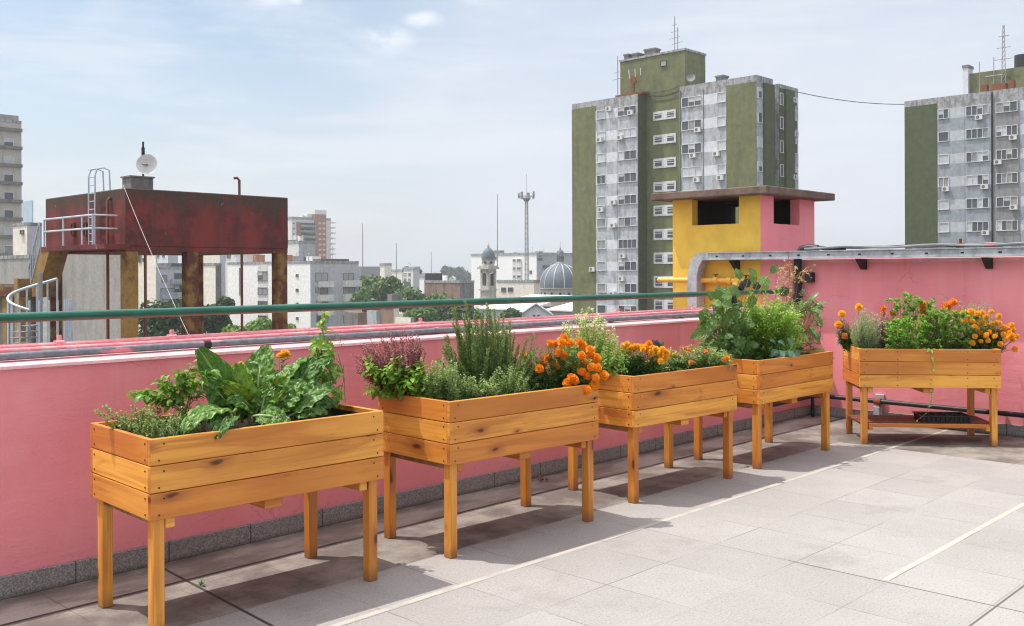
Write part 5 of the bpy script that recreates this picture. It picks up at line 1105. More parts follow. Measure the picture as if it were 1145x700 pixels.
# ---- the second green tower at the right edge
def right_tower():
    B = Bld(1012, 124); t = thing('apartment_tower', 'shade-dulled green and grey apartment tower cut by the right edge of the photo', 'tower', B.fr, (0, 0, GZ), 'green panelled apartment towers')
    top = B.fx(1012, 113.5)[1]; xe = B.X(1215)[0]
    mb = MB(); mb.box(0, xe, 0, 22, GZ, top); part('wall', mb, M['roofline'], t)
    X = lambda u: B.X(u)[0]
    xg = X(1048.5); xw = X(1062.5); xb = X(1079.5); xp = X(1110); xc = X(1141); fl = 2.80
    zw = B.fx(1095, 128.2)[1]; wh = 1.15; bands = [(zw - k*fl, zw + wh - k*fl) for k in range(11)]
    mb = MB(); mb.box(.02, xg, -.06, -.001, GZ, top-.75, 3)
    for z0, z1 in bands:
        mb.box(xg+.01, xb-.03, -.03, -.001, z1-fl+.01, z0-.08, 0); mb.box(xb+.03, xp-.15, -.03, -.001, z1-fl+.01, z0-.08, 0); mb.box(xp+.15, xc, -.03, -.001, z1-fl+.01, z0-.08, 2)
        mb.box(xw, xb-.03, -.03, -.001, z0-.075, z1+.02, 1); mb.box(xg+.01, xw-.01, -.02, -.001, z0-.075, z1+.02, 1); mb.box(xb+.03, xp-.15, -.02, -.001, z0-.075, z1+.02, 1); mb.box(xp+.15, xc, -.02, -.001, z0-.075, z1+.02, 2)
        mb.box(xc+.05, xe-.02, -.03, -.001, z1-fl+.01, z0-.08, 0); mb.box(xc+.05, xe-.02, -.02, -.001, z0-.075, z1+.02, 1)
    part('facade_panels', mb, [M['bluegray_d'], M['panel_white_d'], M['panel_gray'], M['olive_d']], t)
    mb = MB(); mb.tube([(xp, -.09, GZ), (xp, -.09, top-.2)], .10, 6); part('rain_pipe', mb, M['dark_pipe'], t)
    for k, (z0, z1) in enumerate(bands[:9]):
        win(t, 'y', -.024, xg+.2, xw-.15, z0, z1-.06, 2 if k in (0, 3) else 1, (None, 1, 2, 3, 2, 2, 1, 2, 2)[k])
        win(t, 'y', -.024, xb+.2, xp-.45, z0, z1-.06, 4, None)
        win(t, 'y', -.024, xp+.5, xc-.3, z0, z1-.06, 4 if k in (1, 2, 3, 5) else 3, None)
        win(t, 'y', -.024, xc+.5, xc+3.4, z0, z1-.06, 3, None)
    for (u, v) in ((1096, 131), (1134, 153.5), (1117, 181), (1058.5, 211), (1102, 208.5), (1134.5, 231.5), (1103, 260)):
        x, z = B.fx(u, v + 3); inst('air_conditioner', ACM, t, (x, -.04, z))
    x0 = X(1085) ; y0 = 3.0; xq, zq = B.fx(1085, 82.5, y0); mb = MB(); mb.box(xq, xe, y0, 14, top, zq); part('penthouse', mb, M['olive'], t)
    xa, za = B.fx(1079, 77, y0); xb2, _ = B.fx(1085, 77, y0); mb = MB(); mb.box(xa, xb2-.02, y0-.5, y0+1.2, top, za); mb.box(xa-.08, xb2+.06, y0-.58, y0+1.28, za, za+.35, 1); part('chimney', mb, [M['panel_white'], M['conc_dark']], t)
    mb = MB()
    for (u0, u1) in ((1098, 1104), (1109, 1125), (1129, 1134)):
        a, _ = B.fx(u0, 100, 1); b, _ = B.fx(u1, 100, 1); mb.box(a, b, 1, 1.8, top, top + rnd(.6, 1.4))
    part('roof_boxes', mb, M['rust'], t)
    x, z = B.fx(1144, 70, 5); mb = MB(); mb.tube([(x, 5, zq), (x, 5, z+.9)], .9, 14); part('roof_tank', mb, M['dark_pipe'], t, 1)
    for (u, v0, lab, arms, w) in ((1123, 28, 'lattice mast with crossbars on the roof of the right edge tower', 3, .25), (1112, 64, 'thin antenna between chimney and mast on the right edge tower', 1, .0), (1096, 69, 'short antenna just right of the chimney on the right edge tower', 0, .0)):
        y = 2.5; x, z = B.fx(u, v0, y); a = thing('roof_antenna', lab, 'antenna', B.fr, (x, y, top), 'antennas on the right edge tower'); mb = MB()
        for dx in ((-w, w) if w else (0,)): mb.tube([(x+dx, y, top), (x+dx*.3, y, z)], .05, 5)
        if w:
            for k in range(14): zz = top + (z-top)*k/14; mb.tube([(x-w*(1-.7*k/14), y, zz), (x+w*(1-.7*(k+1)/14), y, zz + (z-top)/14)], .03, 4)
        part('pole', mb, M['mast'], a)
        if arms:
            mb = MB()
            for j in range(arms): zz = top + (z-top)*(.5 + .17*j); mb.tube([(x-1.0+.2*j, y, zz), (x+1.0-.2*j, y, zz)], .05, 4)
            part('crossbars', mb, M['mast'], a)
    return B, top
BR, RTOP = right_tower()
p = Vector(BT.fr.w((0, BT.D(893)[0], BT.fd(893, 103)[1]))); q = Vector(BR.fr.w((0, .5, RTOP - .3))); mb = MB(); mb.tube([p.lerp(q, k/16) - Vector((0, 0, .4*4*k/16*(1-k/16))) for k in range(17)], .045, 5)
solo('overhead_cable', mb, M['dark_pipe'], 'thin black cable strung across the sky between the two green towers', 'cable', WF, tuple(p), smooth=1)

# ---- water tank on stilts
def water_tank():
    B = Bld(140.5, 33.0); t = thing('water_tank', 'peeling dark red rooftop water tank raised on ochre posts', 'water tank', B.fr, (0, 0, -1.5))
    xl = B.X(51)[0]; dr = B.D(322.5)[0]; zt = B.fx(140.5, 210)[1]; zb = B.fx(140.5, 275.5)[1]
    mb = MB(); mb.cbox(xl, 0, 0, dr, zb, zt, .03); part('tank_body', mb, M['tank'], t)
    mb = MB(); mb.box(xl+.02, -.02, .02, dr-.02, zb-.16, zb-.001); part('floor_slab', mb, M['tank'], t)
    lw = .44
    for (x, y) in ((-lw-.02, .02), (-lw-.02, B.D(210)[0]), (-lw-.02, dr-.46), (xl+.02, .02), (xl+.02, dr-.46)):
        mb = MB(); mb.cbox(x, x+lw, y, y+lw, -1.5, zb-.161, .02); part('post', mb, M['ochre'] if y < .1 and x > -1 else M['post'], t)
    # access platform with railing, ladder and stair
    px0, za = B.fx(46, 275, -.9); px1, _ = B.fx(117, 275, -.9); mb = MB(); mb.box(px0, px1, -.9, -.002, zb-.10, zb+.06); part('platform', mb, M['tank'], t)
    mb = MB(); zp = zb+.06; zr = B.fx(95, 241, -.9)[1]; xa = B.X(49.5, -.88)[0]; xe = B.X(104, -.88)[0]
    for u in (49.5, 71, 92, 104): x = B.X(u, -.88)[0]; mb.tube([(x, -.88, zp), (x, -.88, zr)], .035, 6)
    for zz in (zr, (zr+zp)/2+.05): mb.tube([(xa, -.88, zz), (xe, -.88, zz)], .035, 6)
    for zz in (zr, (zr+zp)/2+.05): mb.tube([(xe, -.88, zz), (xe, -.05, zz)], .03, 6)
    part('railing', mb, M['bluish_metal'], t)
    mb = MB(); zl = B.fx(100, 197, -.25)[1]; xs = [B.X(99.5, -.25)[0], B.X(106.5, -.25)[0]]
    for x in xs: mb.tube([(x, -.25, zp), (x, -.25, zl), (x+.02, -.18, zl+.22), (x+.05, .02, zl+.28), (x+.08, .22, zl+.20), (x+.08, .25, zt)], .028, 6)
    for k in range(10): z = zp + .15 + k*.28; mb.tube([(xs[0], -.25, z), (xs[1], -.25, z)], .018, 5)
    part('ladder', mb, M['bluish_metal'], t)
    mb = MB(); (xa1, za1), (xb1, zb1) = B.fx(57, 280, -.6), B.fx(44, 332, -.6); wst = .62
    mb.prism([(xa1-.26, za1), (xa1+.62, za1), (xb1+.50, zb1), (xb1-.25, zb1)], 1, -.88, -.20); part('stair_stringer', mb, M['ochre'], t)
    mb = MB()
    for off in (0, .45): mb.tube([(xa1-.30, -.88, za1+.10+off*2.1), (xb1-.30, -.88, zb1+.10+off*2.1)], .03, 6)
    for k in range(6): f = k/5; x = xa1-.30 + (xb1-xa1)*f; z = za1+.10 + (zb1-za1)*f; mb.tube([(x, -.88, z), (x, -.88, z+.94)], .022, 5)
    part('stair_railing', mb, M['bluish_metal'], t)
    # little openings on the lit face
    for u in (83.5, 97.5): x, z0 = B.fx(u, 263); win(t, 'y', -.002, x-.10, x+.10, z0, z0+.42, 1, 4, .03, 'tank', 'vent_opening')
    # pipes
    for (u, v0, y, r, lab) in ((120.5, 221, -.12, .055, 0), (164, 275.5, .0, .05, 0), (272, 275.5, .0, .05, 0)):
        mb = MB()
        if u < 130: x, z = B.fx(u, v0, y); mb.tube([(x, y, -1.5), (x, y, z-.1), (x, y+.1, z)], r, 8)
        else: yy = B.D(u, .0)[0]; mb.tube([(-.1, yy, -1.5), (-.1, yy, zb-.16)], r, 8)
        part('drain_pipe', mb, M['redpipe'], t, 1)
    yy, zz = B.fd(268, 202, -.6); mb = MB(); mb.tube([(-.6, yy, zt), (-.6, yy, zz), (-.62, yy-.08, zz+.10), (-.66, yy-.2, zz+.08)], .05, 8); part('vent_pipe', mb, M['redpipe'], t, 1)
    ya, zz = B.fd(143.5, 197, -.35); yb, _ = B.fd(172, 197, -.35); mb = MB(); xx = -.05; mb.box(-1.0, -.35, .35, 1.15, zt, zt+.42); mb.box(-1.05, -.30, .30, 1.20, zt+.42, zt+.47); part('hatch_box', mb, M['conc_dark'], t)
    d = thing('satellite_dish', 'round white dish antenna with a dark pole on top of the red water tank', 'dish antenna', B.fr, (-.66, .75, zt+.47))
    x, z = B.fx(165.5, 184.5, .55); mb = MB(); mb.lathe([(0, .0), (.12, .01), (.25, .04), (.345, .09), (.35, .10), (.34, .095), (.24, .05), (.1, .02), (0, .012)], (x, .55, z), 26, 0, (.72, -.66, .14)); part('reflector', mb, M['ac'], d, 1)
    mb = MB(); mb.tube([(x, .55, z), (x+.03, .33, z+.02)], .03, 8); mb.tube([(x-.12, .5, z), (x+.03, .35, z+.02)], .012, 5); mb.tube([(x+.14, .5, z+.02), (x+.03, .35, z+.02)], .012, 5); part('feed_horn', mb, M['mast'], d, 1)
    xm, zm = B.fx(160.5, 158.5, .75); mb = MB(); mb.tube([(xm, .75, zt+.47), (xm, .75, zm)], .035, 8); mb.tube([(xm, .75, zm-.55), (xm, .75, zm-.2)], .06, 8); part('pole', mb, M['dark_pipe'], d, 1)
    p = Vector(B.fr.w((-.1, -.03, zt + .1))); q = at(212.5, 378, 29.0); mb = MB(); mb.tube([p.lerp(q, k/10) - Vector((0, 0, .12*4*k/10*(1-k/10))) for k in range(11)], .0065, 5)
    solo('guy_wire', mb, M['white_pipe'], 'white wire slanting down from the corner of the red water tank', 'wire', WF, tuple(q), smooth=1)
    return B
BW = water_tank()
# spiral stair and shed at the far left
B = Bld(30, 31.0); t = thing('stair_cage', 'pale blue railing of a spiral stair below the red tank platform', 'stair railing', B.fr, (0, 0, -1.5)); mb = MB()
cx, cy, rr = 0.0, .4, .92
hel = [(cx + rr*math.cos(2.2 + 3.4*k/20), cy + rr*math.sin(2.2 + 3.4*k/20), 1.25 - 2.0*k/20 + .0) for k in range(21)]
zt_ = at(30, 312, 31).z; zb_ = at(30, 346, 31).z
hel = [(x, y, zt_ + (zb_ - zt_)*k/20) for k, (x, y, z) in enumerate(hel)]; mb.tube(hel, .045, 8); part('hand_rail', mb, M['bluish_metal'], t, 1)
mb = MB()
for k in range(0, 21, 2): x, y, z = hel[k]; mb.tube([(x, y, -1.5), (x, y, z)], .03, 6)
for k in range(9): a = 5.6 + k*.3; mb.tube([(cx + rr*math.cos(a), cy + rr*math.sin(a), -1.5), (cx + rr*math.cos(a), cy + rr*math.sin(a), zb_+.3)], .03, 6)
part('balusters', mb, M['bluish_metal'], t, 1)
mb = MB(); mb.tube([(cx, cy, -1.5), (cx, cy, zt_+.2)], .08, 8)
for k in range(8): a = 2.2 + k*.5; mb.box(cx-.02, cx+.02, cy, cy+.02, -1.4, -1.38); mb.prism([(cx, cy), (cx + rr*.95*math.cos(a), cy + rr*.95*math.sin(a)), (cx + rr*.95*math.cos(a+.45), cy + rr*.95*math.sin(a+.45))], 2, -1.3 + k*.2, -1.26 + k*.2)
part('treads', mb, M['mast'], t)
B = Bld(24, 33.5); t = thing('roof_shed', 'ochre and brown open shed frame at the left edge behind the stair railing', 'shed', B.fr, (0, 0, -1.5)); xw = B.X(-60)[0]; zt = B.fx(10, 321)[1]
mb = MB(); mb.box(xw, .25, -.1, .25, zt-.32, zt); part('beam', mb, M['post'], t)
for u in (-30, 6): mb = MB(); x = B.X(u)[0]; mb.box(x-.3, x+.28, 0, .3, -1.5, zt-.321); part('post', mb, M['ochre'], t)
mb = MB(); mb.box(-.1, .2, -.2, .2, -1.5, zt+.3); part('post', mb, M['ochre'], t)
mb = MB(); mb.box(xw, .2, .4, .6, -1.5, zt-.34); part('rear_wall', mb, M['conc_dark'], t)
mb = MB(); mb.box(xw, .25, -.1, .6, zt+.001, zt+.12); part('roof', mb, M['slab'], t)

# ---- generic blocks
def block(name, label, cat, uc, Y, vt, ul, ur, front, side=None, wins=(), sidewins=(), parapet=True, group=None, base=GZ, extra=None, nx=2, frame='conc_dark'):  # side is often a greyer material: shade on that face put into colour
    B = Bld(uc, Y); top = zat(uc, vt, Y); t = thing(name, label, cat, B.fr, (0, 0, base), group)
    xl = B.X(ul)[0] if ul < uc else -12; dr = B.D(ur)[0] if ur > uc else 12
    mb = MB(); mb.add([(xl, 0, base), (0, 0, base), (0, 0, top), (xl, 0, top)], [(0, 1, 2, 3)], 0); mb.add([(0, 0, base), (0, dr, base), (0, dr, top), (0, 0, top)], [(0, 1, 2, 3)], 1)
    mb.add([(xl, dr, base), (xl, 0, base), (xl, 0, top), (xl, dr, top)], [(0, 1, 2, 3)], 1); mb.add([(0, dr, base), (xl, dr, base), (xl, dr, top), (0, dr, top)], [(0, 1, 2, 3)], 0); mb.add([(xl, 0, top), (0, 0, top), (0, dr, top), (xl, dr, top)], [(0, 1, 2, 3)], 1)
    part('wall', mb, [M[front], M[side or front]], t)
    w = max(.12, Y*.0016)
    if parapet:
        mb = MB(); mb.box(xl-w*.3, w*.3, -w*.3, w, top+.003, top+w*1.6); mb.box(-w, w*.3, w+.001, dr, top+.003, top+w*1.6); part('coping', mb, M['roofline'], t)
    for a in wins:
        x0, z1 = B.fx(a[0], a[2]); x1, z0 = B.fx(a[1], a[3]); win(t, 'y', 0, x0, x1, z0, z1, a[4] if len(a) > 4 else 1, a[5] if len(a) > 5 else None, max(.04, w*.35), frame)
    for a in sidewins:
        y0, z1 = B.fd(a[0], a[2]); y1, z0 = B.fd(a[1], a[3]); win(t, 'x', 0, y0, y1, z0, z1, a[4] if len(a) > 4 else 1, a[5] if len(a) > 5 else None, max(.04, w*.35), frame)
    if extra: extra(B, t, xl, dr, top)
    return t
def balc(rects, mat='graywall', dep=1.2, face='x'):
    def f(B, t, xl, dr, top):
        for (u0, u1, v0, v1) in rects:
            mb = MB()
            if face == 'x': y0, z1 = B.fd(u0, v0); y1, z0 = B.fd(u1, v1); mb.box(.02, dep, y0, y1, z0, z0+.2); mb.box(dep-.15, dep, y0, y1, z0+.2, z1); mb.box(.02, dep-.15, y0, y0+.15, z0+.2, z1); mb.box(.02, dep-.15, y1-.15, y1, z0+.2, z1)
            else: x0, z1 = B.fx(u0, v0); x1, z0 = B.fx(u1, v1); mb.box(x0, x1, -dep, -.02, z0, z0+.2); mb.box(x0, x1, -dep, -dep+.15, z0+.2, z1)
            part('balcony', mb, M[mat], t)
    return f
def multi(*fs):
    def f(*a):
        for g in fs: g(*a)
    return f
def roofbox(lst):
    def f(B, t, xl, dr, top):
        for (u0, u1, v, y, mat) in lst:
            x0 = B.X(u0, y)[0]; x1, z = B.fx(u1, v, y); z = max(z, top+.3); mb = MB(); mb.box(x0, x1, y, y+max(1.5, (x1-x0)*.7), top+.002, z); part('roof_box', mb, M[mat], t)
    return f
# left edge
def clutter(n, seed):
    def f(B, t, xl, dr, top):
        rs = random.Random(seed)
        for k in range(n):
            x = xl*rs.random()*.9 - .4; y = .6 + rs.random()*max(1, min(dr, 14) - 3); kind = rs.choice(('tank', 'pipe', 'box', 'aerial', 'box')); mb = MB()
            if kind == 'tank': mb.lathe([(.55, 0), (.62, .9), (.5, 1.25), (.2, 1.4), (0, 1.4)], (x, y, top+.01), 12); part('roof_tank', mb, M['bluegray_d'], t)
            elif kind == 'pipe': mb.tube([(x, y, top), (x, y, top + 1 + rs.random())], .1, 6); mb.lathe([(0, .2), (.25, .05), (.25, 0)], (x, y, top + 1.8), 8); part('roof_vent', mb, M['mast'], t)
            elif kind == 'aerial':
                h = 2 + 2*rs.random(); mb.tube([(x, y, top), (x, y, top+h)], .035, 5)
                for j in range(3): mb.tube([(x-.5+.1*j, y, top+h-.2-.25*j), (x+.5-.1*j, y, top+h-.2-.25*j)], .025, 4)
                part('roof_aerial', mb, M['mast'], t)
            else: w = .6 + rs.random()*1.6; mb.box(x-w, x, y, y+w, top+.004, top + .8 + rs.random()*1.4); part('roof_box', mb, M[rs.choice(('white_old', 'conc', 'brick', 'cream'))], t)
    return f
def ledges(B, t, xl, dr, top):
    for k in range(9): z = top - .9 - k*2.8; mb = MB(); mb.box(.001, .5, .3, dr, z-.5, z); part('ledge', mb, M['conc_dark'], t)
    mb = MB(); mb.box(-8, -.3, 1, dr-.3, top+.2, top+1.2); part('roof_room', mb, M['conc'], t)
block('apartment_tower', 'grey beige concrete apartment tower at the left edge of the photo', 'tower', -26, 150, 133, -120, 24.5, 'conc_warm', 'conc_warm', sidewins=[(5+o, 15+o, 155 + 20*k, 164.5 + 20*k, 1) for k in range(7) for o in (0,)] + [(-17, -8, 152 + 20*k, 161.5 + 20*k, 1) for k in range(7)], extra=ledges, nx=1, frame='win_frame')
block('glass_tower', 'pale blue glass tower very far away at the left', 'tower', 36, 620, 224, 25, 37.5, 'far_glass', parapet=False)
block('house', 'cream rooftop house wall with a small window left of the red tank', 'house', 30.5, 62, 252, 14.5, 47, 'cream', 'graywall', wins=[(24, 27, 258, 261, 1, 4)])
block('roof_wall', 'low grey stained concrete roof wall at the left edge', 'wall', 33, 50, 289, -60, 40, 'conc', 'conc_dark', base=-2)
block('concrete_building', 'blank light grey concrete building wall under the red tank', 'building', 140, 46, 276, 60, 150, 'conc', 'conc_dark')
# seen under the tank
block('apartment_block', 'narrow cream building edge seen through the tank posts at left', 'building', 174.3, 140, 284, 150, 176, 'cream', 'graywall', wins=[(155.5, 158, 284.5, 293, 1, 1), (160, 163, 289, 292, 1, 1)])
block('apartment_block', 'grey flats with planted balconies seen below the red tank', 'building', 174.6, 165, 301, 165, 216, 'graywall', 'graywall', sidewins=[(195, 211, 306, 315, 3, 1), (181, 186, 308, 315, 1, 3), (180, 194, 323, 332, 2, 4), (195, 211, 320, 331, 3), (182, 198, 335, 345, 2), (199, 211, 335, 345, 2)],
    extra=balc([(190, 215, 312, 317), (179, 215, 327, 333.5)], 'bluegray_d', 1.3))
block('apartment_block', 'pale grey flats with small windows just under the tank floor', 'building', 188, 235, 277, 168, 199, 'panel_white', 'graywall', wins=[(169, 172, 283, 292, 1, 1), (176, 178, 284, 287, 1), (182, 184, 283, 287, 1)], extra=None)
def awn(B, t, xl, dr, top):
    mb = MB(); y0, z0 = B.fd(191.5, 300); y1, z1 = B.fd(211, 294.5); mb.box(.02, .6, y0, y1, z0, z1); part('awning', mb, M['green_awning'], t)
block('low_building', 'low building with dark green awning panels under the tank', 'building', 175, 195, 297, 166, 214, 'white_old', 'graywall', extra=awn)
block('apartment_block', 'tall plain cream wall behind the beige chimney block', 'building', 246, 210, 272, 221, 252, 'cream', 'graywall')
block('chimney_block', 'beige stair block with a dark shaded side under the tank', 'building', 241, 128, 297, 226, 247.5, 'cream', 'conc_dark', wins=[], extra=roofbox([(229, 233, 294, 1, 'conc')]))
block('apartment_block', 'stained grey beige building cluster under the right half of the tank', 'building', 262, 245, 281, 244, 290, 'white_old', 'cream', sidewins=[(264, 276, 288, 293, 3, 1)], wins=[(247, 252, 283, 290, 2), (254, 258, 284, 288, 1)])
def recess(B, t, xl, dr, top):
    x0, _ = B.fx(288.5, 300); x1, _ = B.fx(299.5, 300); mb = MB(); mb.box(x0, x1, -.06, -.005, GZ, top-.2); part('recess_panel', mb, M['white_old'], t)
    for (v0, v1, st) in ((304, 313.5, None), (322, 329, None), (337, 345, 1), (353, 360, 1), (368, 374, 1)):
        xa, z1 = B.fx(289, v0); xb, z0 = B.fx(299, v1); win(t, 'y', -.062, xa, xb, z0, z1, 2, 1 if st else None, .12, 'conc_dark')
    mb = MB(); mb.box(B.X(256)[0], B.X(262)[0], .5, 4, top+.003, top+1.6); part('roof_room', mb, M['white_old'], t)
    mb = MB()
    for (u0, u1) in ((360, 391),): y0, _ = B.fd(u0, 296); y1, z = B.fd(u1, 295); mb.box(-3, -.2, y0, y1, top+.003, top+.9)
    part('roof_terrace', mb, M['slab'], t)
block('apartment_block', 'long white block of flats with shade-toned balcony side, right of the tank', 'building', 347, 187, 294.5, 254.5, 401, 'white_wall', 'graywall', wins=[(331.3, 333.5, v, v+2.2, 1, 1) for v in (307, 323.3, 339, 355, 371)] + [(268, 269, 300, 330, 1, 3)],
    sidewins=[(353, 366, 305.5, 314, 2, 4), (384, 395, 306, 313, 2, 4), (353, 356, 322, 327, 1, 4), (358.5, 366, 322.5, 329, 1, 3), (384, 396, 322, 329, 2, 4), (354, 366, 337, 345, 2), (384, 396, 337, 345, 2), (354, 366, 352, 360, 2), (384, 396, 352, 360, 2)],
    extra=multi(recess, clutter(12, 3), balc([(355, 369.5, 314.5, 321), (383, 400.5, 313.5, 320.5), (355, 369.5, 329.5, 336.5), (383, 400.5, 328.5, 336.5), (355, 369.5, 345, 352), (383, 400.5, 344, 352)], 'white_old', 1.2)))
block('apartment_block', 'bluish grey upper block rising behind the long white flats', 'building', 334, 232, 272, 318, 352.5, 'white_old', 'bluegray', sidewins=[(340, 344, 288, 292, 1, 1)], extra=multi(roofbox([(322, 332, 268, 1, 'conc_dark')]), clutter(5, 8)))
def btower(B, t, xl, dr, top):
    y0, z = B.fd(351.5, 239.5); y1, zl = B.fd(364, 292); mb = MB(); mb.box(-6, .8, y0, y1, GZ, z); part('brick_shaft', mb, M['brick'], t)
    mb = MB(); mb.box(-6, .85, y0-.1, y1+.1, z+.002, z+2.0); part('shaft_top', mb, M['white_old'], t)
    mb = MB(); a0, zz = B.fd(331.5, 248); a1, _ = B.fd(335, 248); mb.box(.002, .5, a0, a1, GZ, zz); part('brick_strip', mb, M['brick'], t)
    for k in range(9):
        v = 249 + k*5.9; b0, z1 = B.fd(335.3, v); b1, z0 = B.fd(350.5, v+3.0); mb = MB(); mb.box(.02, 1.2, b0+.3, b1-.3, z0, z1, 0); mb.box(.02, 2.4, b0, b1, z0-1.0, z0-.02, 1); part('balcony', mb, [M['dark_open'], M['panel_gray']], t)
        c0, z1 = B.fd(369, v-1); c1, z0 = B.fd(372.5, v+1); mb = MB(); mb.box(.02, 2.0, c0, c1, z0, z1); part('balcony', mb, M['white_old'], t)
        for (u0, u1) in ((355.5, 358), (360, 362.5)): e0, z1 = B.fd(u0, v); e1, z0 = B.fd(u1, v+1.6); win(t, 'x', .81, e0, e1, z0, z1, 1, 2, .1)
        for (u0, u1) in ((327.5, 329.5),): e0, z1 = B.fd(u0, v); e1, z0 = B.fd(u1, v+1.6); win(t, 'x', .01, e0, e1, z0, z1, 1, 1, .1)
    mb = MB()
    for (u, v) in ((337, 242.5), (341, 241), (347, 239)): y, z = B.fd(u, v); mb.box(-3, -.5, y-1.2, y+1.2, top, z)
    part('roof_rooms', mb, M['white_old'], t)
block('apartment_tower', 'distant apartment tower with a tall red brick shaft right of the tank', 'tower', 326.5, 450, 245, 320, 370, 'white_old', 'white_old', extra=btower)
def antenna(label, u, v0, v1, Y, r=.12, lattice=False):
    p0 = at(u, v1, Y); p1 = at(u, v0, Y); t = thing('radio_mast', label, 'mast', WF, tuple(p0), 'thin radio masts on the skyline'); mb = MB(); mb.tube([p0, p1], r, 5, r1=r*.5); part('pole', mb, M['mast'], t)
    return t
antenna('tall thin mast left of the green treetops on the skyline', 405.5, 250, 330, 230, .16)
antenna('short thin mast above the far grey roofs', 443.3, 272, 318, 330, .2)
antenna('faintest thin mast left of the church bell tower', 482.5, 281, 312, 420, .16)
antenna('slender mast rising behind the bell tower cupola', 556.2, 217, 300, 310, .2)
antenna('hair-thin mast on top of the distant brick shaft tower', 342.5, 243.5-1, 262, 455, .2) if False else None
# middle distance
block('building', 'far green-grey low roofline right of the long white flats', 'building', 404, 520, 298, 396, 430, 'conc_dark', 'panel_gray', parapet=False)
block('building', 'far tan stepped house roof above the green treetops', 'building', 430, 430, 297, 425, 438, 'cream', 'cream', extra=roofbox([(425.5, 431, 295.5, 1, 'brick')]))
block('building', 'tan house front just right of the treetops', 'building', 449.5, 360, 304, 438, 451, 'cream', 'white_old')
block('building', 'pale grey stepped concrete flats on the far skyline', 'building', 462, 400, 302, 450.5, 469, 'white_old', 'graywall', wins=[(452, 454, 306, 308), (457, 459, 306, 308), (452, 454, 312, 314), (457, 459, 312, 314)], extra=multi(roofbox([(452, 456, 300, 1, 'conc'), (460, 465.5, 298, 2, 'conc')]), clutter(5, 11)))
block('building', 'small pale far house beside the pale grey stepped flats', 'building', 474, 470, 311, 467, 478, 'white_wall', 'white_old')
block('shed', 'black open roof shed on the stained brick building', 'shed', 492, 215, 305.5, 475.5, 494.5, 'dark_open', 'dark_open', parapet=False)
block('building', 'small white rooftop box beside the black shed', 'building', 499.5, 260, 308, 494, 501, 'white_wall', 'white_old', parapet=False)
block('old_building', 'long stained brown brick building left of the church', 'building', 514.5, 200, 316.5, 475, 530, 'old_brick', 'conc_dark')
block('old_building', 'dark brown brick shed just under the handrail', 'building', 400, 92, 349.5, 385, 410, 'conc_dark', 'old_brick', parapet=False)
block('building', 'pale blue-grey wall patch under the handrail beside the brown brick shed', 'building', 421, 96, 347.5, 410, 424, 'bluegray', 'bluegray', parapet=False)
block('old_building', 'brown brick house with a chimney under the handrail', 'building', 440, 105, 345, 424, 446, 'old_brick', 'cream', extra=roofbox([(433, 438, 329, 1, 'conc_dark')]))
block('building', 'beige wall under the handrail right of the brown brick house', 'building', 459, 90, 355.5, 442, 463, 'cream', 'conc', parapet=False)
# church and its neighbours
def blkwin(B, t, xl, dr, top):
    x0, _ = B.fx(573.5, 300); x1, _ = B.fx(583, 300); mb = MB(); mb.box(x0, x1, -.3, -.01, GZ, zat(578, 289, B.Y)); part('window_strip', mb, M['white_old'], t)
    for v in (290, 299, 308): 
        for (u0, u1) in ((574.5, 577), (579, 583)): xa, z1 = B.fx(u0, v); xb, z0 = B.fx(u1, v+2.4); win(t, 'y', -.302, xa, xb, z0, z1, 1, 1, .1)
block('apartment_block', 'broad white slab block with few windows behind the church', 'building', 600, 340, 285, 527, 640, 'white_wall', 'bluegray', wins=[(592.5, 594.5, 303, 305.5, 1, 1), (553, 555, 287.5, 290, 1, 1)], sidewins=[(607, 614, 297, 300, 3, 1), (601.5, 606, 289, 291, 2, 1)], extra=multi(blkwin, clutter(9, 5), roofbox([(563, 570, 283.5, 1, 'white_old'), (552, 559, 280, 2, 'conc_dark'), (597, 606, 284, 1, 'conc')])))
block('low_building', 'cream low wall with two windows between the bell tower and the dome', 'building', 597, 215, 316, 556, 606, 'cream', 'cream', wins=[(561, 565.5, 322, 326, 1, 1), (568.5, 573.5, 322, 326, 1, 1)], extra=roofbox([(590, 604, 313, 1, 'rust')]))
